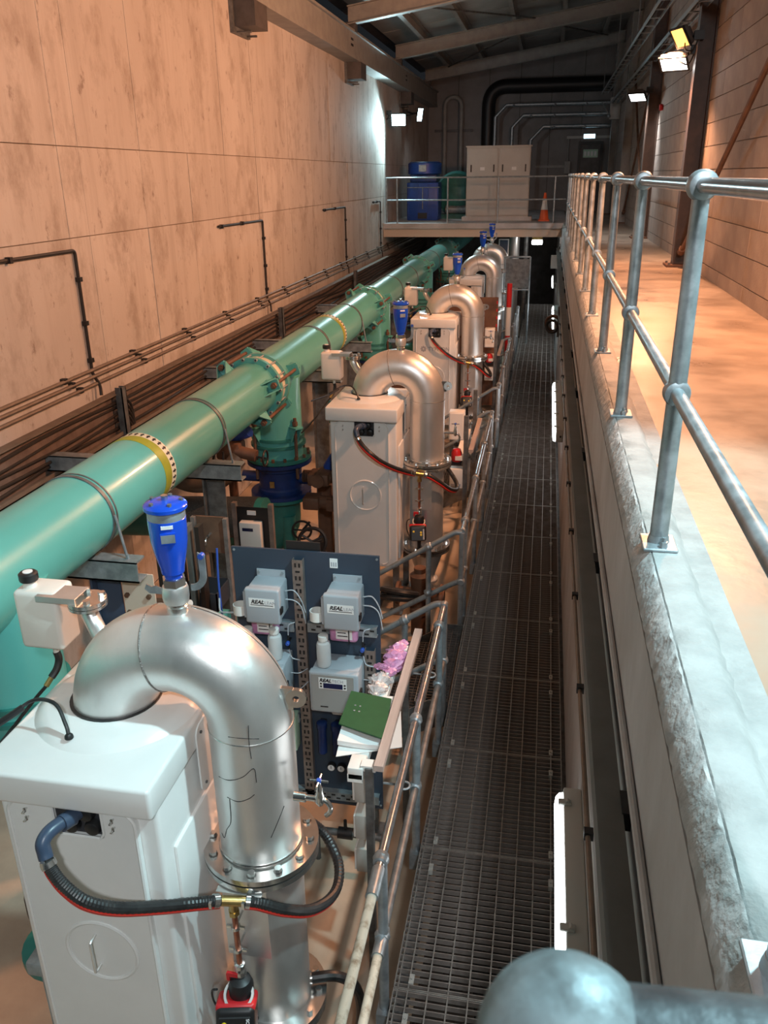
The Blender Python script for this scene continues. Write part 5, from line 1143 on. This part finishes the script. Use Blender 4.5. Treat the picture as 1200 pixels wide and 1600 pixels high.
# ball fitting and cross rail right below the camera
t = thing('ball_fitting', (0.022,0.183,H-0.24), 'blurred steel ball fitting and tube at the bottom edge', 'handrail')
MB().sphere((0.022,0.195,H-0.272),0.0305,32,20).build('ball', m['galv_worn'], t)
MB().cyl((0.03,0.195,H-0.272),(0.42,0.21,H-0.262),0.0225,n=28).build('cross_tube', m['tube_worn'], t)
MB().cyl((0.022,0.195,H-0.272),(0.022,0.195,3.2),0.022,n=24).build('post', m['galv'], t)
MB().cyl((0.0445,0.186,H-0.2525),(0.0455,0.1855,H-0.2515),0.0035,n=12).build('grub_screw', m['black'], t)
# ------------------------------------------------------------------ lights, trunking and conduits on the pit wall
def fixture(y0, y1, z, lab, nclip):
    t = thing('fluorescent_light', (0.28,(y0+y1)/2,z), lab, 'light fitting', 'fluorescent lights on the pit wall')
    MB().rbox(0.252,0.3445,y0,y1,z-0.15,z+0.02,0.008,2).build('housing', m['fix_grey'], t)
    prof = [(0.255,z-0.006),(0.232,z-0.012),(0.216,z-0.04),(0.212,z-0.09),(0.222,z-0.135),(0.255,z-0.146)]
    R = Matrix(((1,0,0,0),(0,0,1,0),(0,1,0,0),(0,0,0,1)))
    MB().prism(prof, y0+0.012, y1-0.012, R).build('diffuser', m['lamp_tube'], t)
    for k in range(nclip):
        yy = y0+0.12+(y1-y0-0.24)*k/max(1,nclip-1)
        MB().rbox(0.225,0.29,yy-0.02,yy+0.02,z+0.016,z+0.032,0.004,1).cyl((0.27,yy-0.012,z+0.034),(0.27,yy+0.012,z+0.034),0.008,n=8).build('clip', m['fix_grey'], t)
    MB().cyl((0.31,y0-0.03,z-0.07),(0.31,y0,z-0.07),0.012,n=10).build('gland', m['black'], t)
fixture(2.55,3.56,1.36,'nearest lit fluorescent fitting, low on the pit wall',2)
fixture(10.2,12.9,1.36,'second lit fluorescent fitting along the pit wall',5)
fixture(18.4,21.0,1.36,'third lit fluorescent fitting along the pit wall',4)
fixture(25.6,27.6,1.36,'farthest lit fluorescent fitting, under the platform',3)
t = thing('wall_trunking', (0.285,10,2.56), 'dark grey cable trunking along the pit wall under the kerb', 'trunking')
MB().bb(0.246,0.316,-0.5,22.4,2.50,2.6).build('body', m['trunking'], t)
MB().bb(0.243,0.319,-0.5,22.4,2.6,2.606).bb(0.243,0.246,-0.5,22.4,2.585,2.6).build('cover', m['trunking'], t)
for k in range(13):
    yy = 2.05+1.73*k
    MB().bb(0.316,0.345,yy-0.05,yy+0.05,2.545,2.61).build('spacer', m['black'], t)
t = thing('pit_conduit', (0.33,10,1.9), 'thin dark conduit on the pit wall above the lights', 'conduit')
MB().cyl((0.322,0.5,1.72),(0.322,22.4,1.72),0.012,n=10).build('conduit_run', m['conduit'], t)
for k in range(14): MB().bb(0.305,0.3445,1.75+1.1*k,1.79+1.1*k,1.70,1.74).build('saddle', m['black'], t)
tag(MB().cyl((0.332,0.5,2.70),(0.332,22.4,2.70),0.012,n=8).build('thin_pipe', m['pit_wall'], origin=(.332,10,2.7)), 'thin grey pipe hugging the wall behind the trunking', 'pipe')
t = thing('hose_reel', (0.2,19.6,1.6), 'brown hose coil hanging from the pit wall near the platform', 'hose reel')
MB().torus((0.22,17.2,1.55),(0.4,1,0),0.15,0.035,20,8).build('coil', m['brown'], t); MB().torus((0.20,17.15,1.50),(0.5,1,0),0.12,0.03,20,8).build('inner_coil', m['rubber'], t)
MB().bb(0.30,0.345,17.1,17.3,1.3,1.9).build('back_plate', m['galv_dark'], t)
t = thing('wall_cabinet', (0.27,20.2,2.0), 'pale switch box high on the pit wall before the platform', 'switch box')
MB().rbox(0.12,0.345,21.4,21.6,2.2,2.5,0.01,2).build('box', m['white_pl'], t); MB().bb(0.14,0.32,21.392,21.40,2.22,2.48).build('cover', m['white_matt'], t)
# ------------------------------------------------------------------ floodlights
def flood(loc, aim, w_, h_, mt, body, lab, arm_to):
    t = thing('floodlight', loc, lab, 'floodlight', 'wall floodlights')
    q = (Vector(aim)-Vector(loc)).to_track_quat('-Z','Y').to_matrix().to_4x4(); T = Matrix.Translation(loc) @ q
    b = MB().rbox(-w_/2,w_/2,-h_/2,h_/2,0.004,0.07,0.02,2,T).rbox(-w_*.3,w_*.3,-h_*.3,h_*.3,0.06,0.13,0.02,2,T); b.build('housing', body, t)
    fr = MB()
    for (a0,a1,b0,b1) in ((-w_/2-.012,w_/2+.012,h_/2-.01,h_/2+.012),(-w_/2-.012,w_/2+.012,-h_/2-.012,-h_/2+.01),(-w_/2-.012,-w_/2+.01,-h_/2,h_/2),(w_/2-.01,w_/2+.012,-h_/2,h_/2)): fr.bb(a0,a1,b0,b1,-0.012,0.012,T)
    fr.build('bezel', m['black'], t)
    MB().bb(-w_/2+.01,w_/2-.01,-h_/2+.01,h_/2-.01,-0.004,0.004,T).build('lamp_glass', mt, t)
    c = T @ Vector((0,0,0.10)); MB().tube([c,(c+Vector(arm_to))/2+Vector((0,0,-.03)),arm_to],0.022,8).build('arm', m['black'], t)
    MB().box(arm_to,(0.12,0.10,0.10)).build('mount', m['black'], t)
    MB().tube(bez([Vector(arm_to)+Vector((0,0,-.04)),Vector(arm_to)+Vector((-.06,0,-.16)),Vector(arm_to)+Vector((-.15,0,-.14)),c],6),0.010,6).build('cable', m['cable'], t)
    return t
flood((1.50,12.35,5.92),(-2.2,10.8,3.2),0.30,0.24,m['flood_orange'],m['steel_dark'],'orange glowing floodlight at upper right','%s' and (1.71,12.28,5.93))
flood((1.49,12.65,5.66),(1.2,11.9,4.4),0.34,0.24,m['flood_white'],m['steel_dark'],'white glowing floodlight below the orange one',(1.71,12.50,5.80))
flood((1.50,17.75,5.66),(1.1,16.9,4.2),0.30,0.22,m['flood_white'],m['steel_dark'],'white floodlight on the second stanchion',(1.71,17.8,5.78))
flood((-3.92,23.0,5.68),(-3.6,20.0,4.4),0.36,0.30,m['flood_cold'],m['black'],'cold glowing floodlight on the far left wall',(-4.18,23.1,5.86))
flood((-3.75,25.6,5.95),(-2.6,23.5,4.9),0.16,0.36,m['flood_cold'],m['black'],'slim cold floodlight behind the glowing one at left',(-4.18,25.7,6.05))
t = thing('alarm_camera', (1.75,28.2,6.0), 'pale wall box with a thin arm near the exit door', 'camera')
MB().rbox(1.62,1.92,28.1,28.35,5.85,6.45,0.02,2).build('box', m['cab_grey'], t); MB().cyl((1.62,28.1,5.95),(1.35,27.9,6.3),0.02,n=8).build('arm', m['galv'], t)
MB().sphere((1.60,28.08,5.93),0.05,12,8).build('lens', m['galv'], t)
tag(MB().lathe([(0.05,0),(0.06,0.03),(0.05,0.06)],14,(1.925,17.3,5.45),(-1,0,0)).build('red_bell', m['red'], origin=(1.9,17.3,5.45)), 'small red alarm bell beside the second stanchion', 'bell')
for x0, z0, lab in ((1.42,6.55,'outer cable ladder hung high along the right wall'),(1.70,6.28,'inner pale trunking high along the right wall')):
    t = thing('cable_ladder', (x0,15,z0), lab, 'cable tray', 'high cable runs on the right')
    MB().bb(x0-0.09,x0-0.08,6,28,z0-0.03,z0+0.03).bb(x0+0.08,x0+0.09,6,28,z0-0.03,z0+0.03).build('side_rail', m['galv'], t)
    for k in range(30): MB().bb(x0-0.08,x0+0.08,6.2+k*.73,6.24+k*.73,z0-0.025,z0-0.01).build('rung', m['galv'], t)
    MB().cyl((x0-0.03,6,z0+0.01),(x0-0.03,28,z0+0.01),0.02,n=8).build('cable', m['cable'], t)
    for k in range(5): MB().bb(x0-0.01,x0+0.01,7.2+k*5.4,7.22+k*5.4,z0,zr(x0)-0.2).build('hanger', m['galv_dark'], t)
# ------------------------------------------------------------------ platform things
FY = 22.62
pr = thing('platform_rail', (-1.9,FY,3.2), 'thin steel guard rail along the platform edge', 'guard rail')
for z in (4.30, 3.76): MB().cyl((-4.2,FY,z),(0.40,FY,z),0.021,n=10).build('rail', m['galv'], pr)
for x in (-4.18,-3.9,-2.58,-1.29,0.12): MB().cyl((x,FY,3.2),(x,FY,4.30),0.022,n=10).build('post', m['galv'], pr)
cb = thing('switch_cabinet', (-1.37,24.1,3.2), 'pale grey double-door cabinet standing on the platform', 'cabinet')
MB().bb(-2.22,-0.55,23.80,24.5,3.30,5.03).build('carcass', m['cab_grey'], cb)
MB().bb(-2.32,-0.45,23.75,24.5,3.2,3.30).build('plinth', m['pit_wall'], cb)
MB().bb(-2.25,-0.52,23.77,24.53,5.03,5.06).build('top_panel', m['cab_grey'], cb)
for x0, x1 in ((-2.20,-1.40),(-1.37,-0.57)):
    d = MB().rbox(x0,x1,23.775,23.80,3.33,5.0,0.005,1).build('door', m['cab_grey'], cb)
    for hx in (x0+0.10,x1-0.10): MB().bb(hx-0.018,hx+0.018,23.768,23.776,4.42,4.60).build('handle', m['black'], d)
    MB().bb((x0+x1)/2-.06,(x0+x1)/2+.06,23.77,23.776,4.46,4.54).build('label', m['label_white'], d)
t = thing('traffic_cone', (-0.12,23.5,3.2), 'orange and white traffic cone on the platform', 'cone')
MB().rbox(-0.27,0.03,23.35,23.65,3.2,3.24,0.01,1).build('base', m['orange'], t)
MB().lathe([(0.125,3.24),(0.09,3.48)],20,(-0.12,23.5,0)).build('lower_cone', m['orange'], t)
MB().lathe([(0.09,3.48),(0.055,3.72)],20,(-0.12,23.5,0)).build('white_sleeve', m['label_white'], t)
MB().lathe([(0.055,3.72),(0.03,3.90),(0.02,3.90)],20,(-0.12,23.5,0)).build('tip', m['orange'], t)
t = thing('blue_machine', (-3.4,24.3,3.2), 'tall blue motor unit on the platform at left', 'machine')
MB().rbox(-3.86,-3.0,23.95,24.8,3.2,4.18,0.03,2).build('base_frame', m['machine_blue'], t)
MB().rbox(-3.78,-3.05,24.0,24.75,4.18,4.38,0.03,2).build('neck', m['blue_dark'], t)
MB().lathe([(0.42,4.38),(0.46,4.40),(0.46,4.66),(0.40,4.70)],28,(-3.42,24.35,0)).build('motor', m['machine_blue'], t)
for k in range(4): MB().bb(-3.83+k*.27,-3.80+k*.27,23.93,23.95,3.3,4.15).build('rib', m['machine_blue'], t)
MB().bb(-3.55,-3.30,23.92,23.95,3.25,3.40).build('opening', m['black'], t)
MB().bb(-3.52,-3.32,23.88,23.9,4.45,4.62).build('name_plate', m['galv'], t)
MB().cyl((-3.95,23.92,4.05),(-2.95,23.92,4.05),0.012,n=6).cyl((-3.42,23.92,3.5),(-3.42,23.92,4.05),0.012,n=6).build('handle_bar', m['galv'], t)
t = thing('teal_pump', (-2.6,25.2,3.2), 'dark teal pump casing behind the platform rail', 'pump')
MB().lathe([(0.2,-0.4),(0.55,-0.3),(0.62,0),(0.55,0.3),(0.2,0.4)],28,(-2.62,25.3,3.85),(0,1,0)).build('casing', m['teal_dark'], t)
MB().cyl((-2.9,25.0,3.45),(-2.2,25.0,3.45),0.12,n=16).build('shaft_guard', m['galv'], t); MB().bb(-3.1,-2.25,24.9,25.7,3.2,3.32).build('bed', m['teal_dark'], t)
# ------------------------------------------------------------------ end wall services
YW = YE-0.14
t = thing('black_duct', (-1.0,YW,5), 'fat black duct bending along the end wall', 'duct')
MB().tube(round_path([(-2.18,YW-0.1,3.2),(-2.18,YW-0.1,7.05),(1.85,YW-0.1,7.05)],0.6,10),0.225,20).build('duct_run', m['black'], t)
for i, (xv, zt, bev, lab) in enumerate(((-1.93,6.47,0.35,'outermost of three grey conduits bending over the end wall'),(-1.36,6.15,0.35,'middle of three grey conduits bending over the end wall'),(-0.74,5.80,0.4,'innermost of three grey conduits bending over the end wall'))):
    t = thing('end_conduit', (xv,YW,4), lab, 'conduit', 'grey conduits on the end wall')
    MB().tube([(xv,YW-0.38,3.2),(xv,YW-0.38,zt-bev),(xv+bev,YW-0.38,zt),(1.85,YW-0.38,zt)],0.06,10).build('conduit_run', m['galv'], t)
    for xx in (xv+bev+.25, 0.0, 1.0): MB().sphere((xx,YW-0.45,zt-.03),0.045,8,6).build('stud', m['galv'], t)
t = thing('u_pipe', (-3.37,YW,4), 'tall dark upside-down U pipe on the end wall', 'pipe')
MB().tube([(-3.65,YW-0.1,3.2)]+[tuple(p) for p in arc((-3.37,YW-0.1,6.5),(-1,0,0),(0,0,1),0.28,0,180,14)]+[(-3.09,YW-0.1,3.2)],0.07,14).build('pipe_run', m['steel_grey'], t)
MB().bb(-4.0,-2.7,YW-0.03,YW,5.72,5.80).build('support', m['steel_dark'], t)
t = thing('exit_sign', (1.2,YE-0.1,5.5), 'small lit exit sign above the end door', 'sign')
MB().bb(0.98,1.38,YE-0.14,YE-0.06,5.42,5.58).build('case', m['white_pl'], t); MB().bb(1.0,1.36,YE-0.147,YE-0.14,5.44,5.56).build('face', m['exit_glow'], t)
tag(MB().bb(0.45,1.85,YE-0.05,YE-0.012,5.44,5.52).build('wall_trunking', m['cab_grey'], origin=(1.1,YE,5.48)), 'pale trunking strip behind the exit sign', 'trunking')
t = thing('end_switch', (0.5,YE-0.1,4.6), 'small switch box left of the exit door', 'switch')
MB().rbox(0.42,0.62,YE-0.12,YE-0.012,4.35,4.75,0.01,1).build('box', m['steel_grey'], t); MB().cyl((0.52,YE-0.05,4.75),(0.52,YE-0.05,5.44),0.02,n=8).build('conduit_run', m['steel_grey'], t)
tag(MB().bb(-0.55,0.42,YE-0.06,YE-0.012,4.55,4.62).build('dado_rail', m['steel_grey'], origin=(0,YE,4.6)), 'grey strip along the end wall right of the cabinet', 'trunking')
# ------------------------------------------------------------------ below the platform
t = thing('bulkhead_lamp', (-0.25,23.6,2.7), 'small warm bulkhead lamp glowing under the platform', 'lamp')
MB().rbox(-0.40,-0.12,23.5,23.7,2.72,2.86,0.02,2).cyl((-0.26,23.6,2.85),(-0.26,23.6,3.07),0.03,n=10).build('housing', m['brass'], t); MB().rbox(-0.40,-0.12,23.48,23.68,2.60,2.72,0.03,2).build('lens', m['flood_white'], t)
t = thing('mesh_cage', (-0.65,20.6,0), 'grey mesh screened frame beside the farthest swan neck', 'frame')
for (a,b) in (((-0.95,20.5,2.55),(-0.36,20.5,2.55)),((-0.36,20.5,0.0),(-0.36,20.5,2.55)),((-0.95,20.5,0.0),(-0.95,20.5,2.55)),((-0.95,20.5,1.8),(-0.36,20.5,1.8))): MB().cyl(a,b,0.022,n=8).build('bar', m['galv'], t)
MB().bb(-0.93,-0.38,20.5,20.505,1.84,2.5).build('screen', m['galv_dark'], t)
for x, rr, lab, mm in ((-0.88,0.14,'pale stainless riser under the platform edge','stainless'),(-0.56,0.06,'thin grey riser under the platform edge','galv_dark')):
    tag(MB().cyl((x,24.2,0),(x,24.2,3.05),rr,n=18).ring((x,24.2,.02),(0,0,1),rr*.9,rr*1.5,.04,18).build('riser_pipe', m[mm], origin=(x,24.2,0)), lab, 'pipe', 'risers under the platform')
t = thing('blue_notice', (-1.2,24.0,2.5), 'blue board with white edge under the platform', 'board')
MB().bb(-1.30,-1.02,23.9,23.92,1.4,2.72).build('frame', m['label_white'], t); MB().bb(-1.27,-1.05,23.89,23.9,1.44,2.69).build('face', m['slate_pipe'], t)
for xx in (-1.29,-1.05): MB().bb(xx,xx+0.02,23.92,23.94,0,2.7).build('stand_leg', m['galv_dark'], t)
t = thing('red_post', (-0.62,16.4,0), 'red and white marker post beside the walkway', 'post')
MB().cyl((-0.66,16.6,0),(-0.66,16.6,1.4),0.05,n=12).build('lower', m['red'], t); MB().cyl((-0.66,16.6,1.4),(-0.66,16.6,1.95),0.05,n=12).build('sleeve', m['label_white'], t); MB().cyl((-0.66,16.6,1.95),(-0.66,16.6,2.4),0.05,n=12).build('top', m['red'], t)
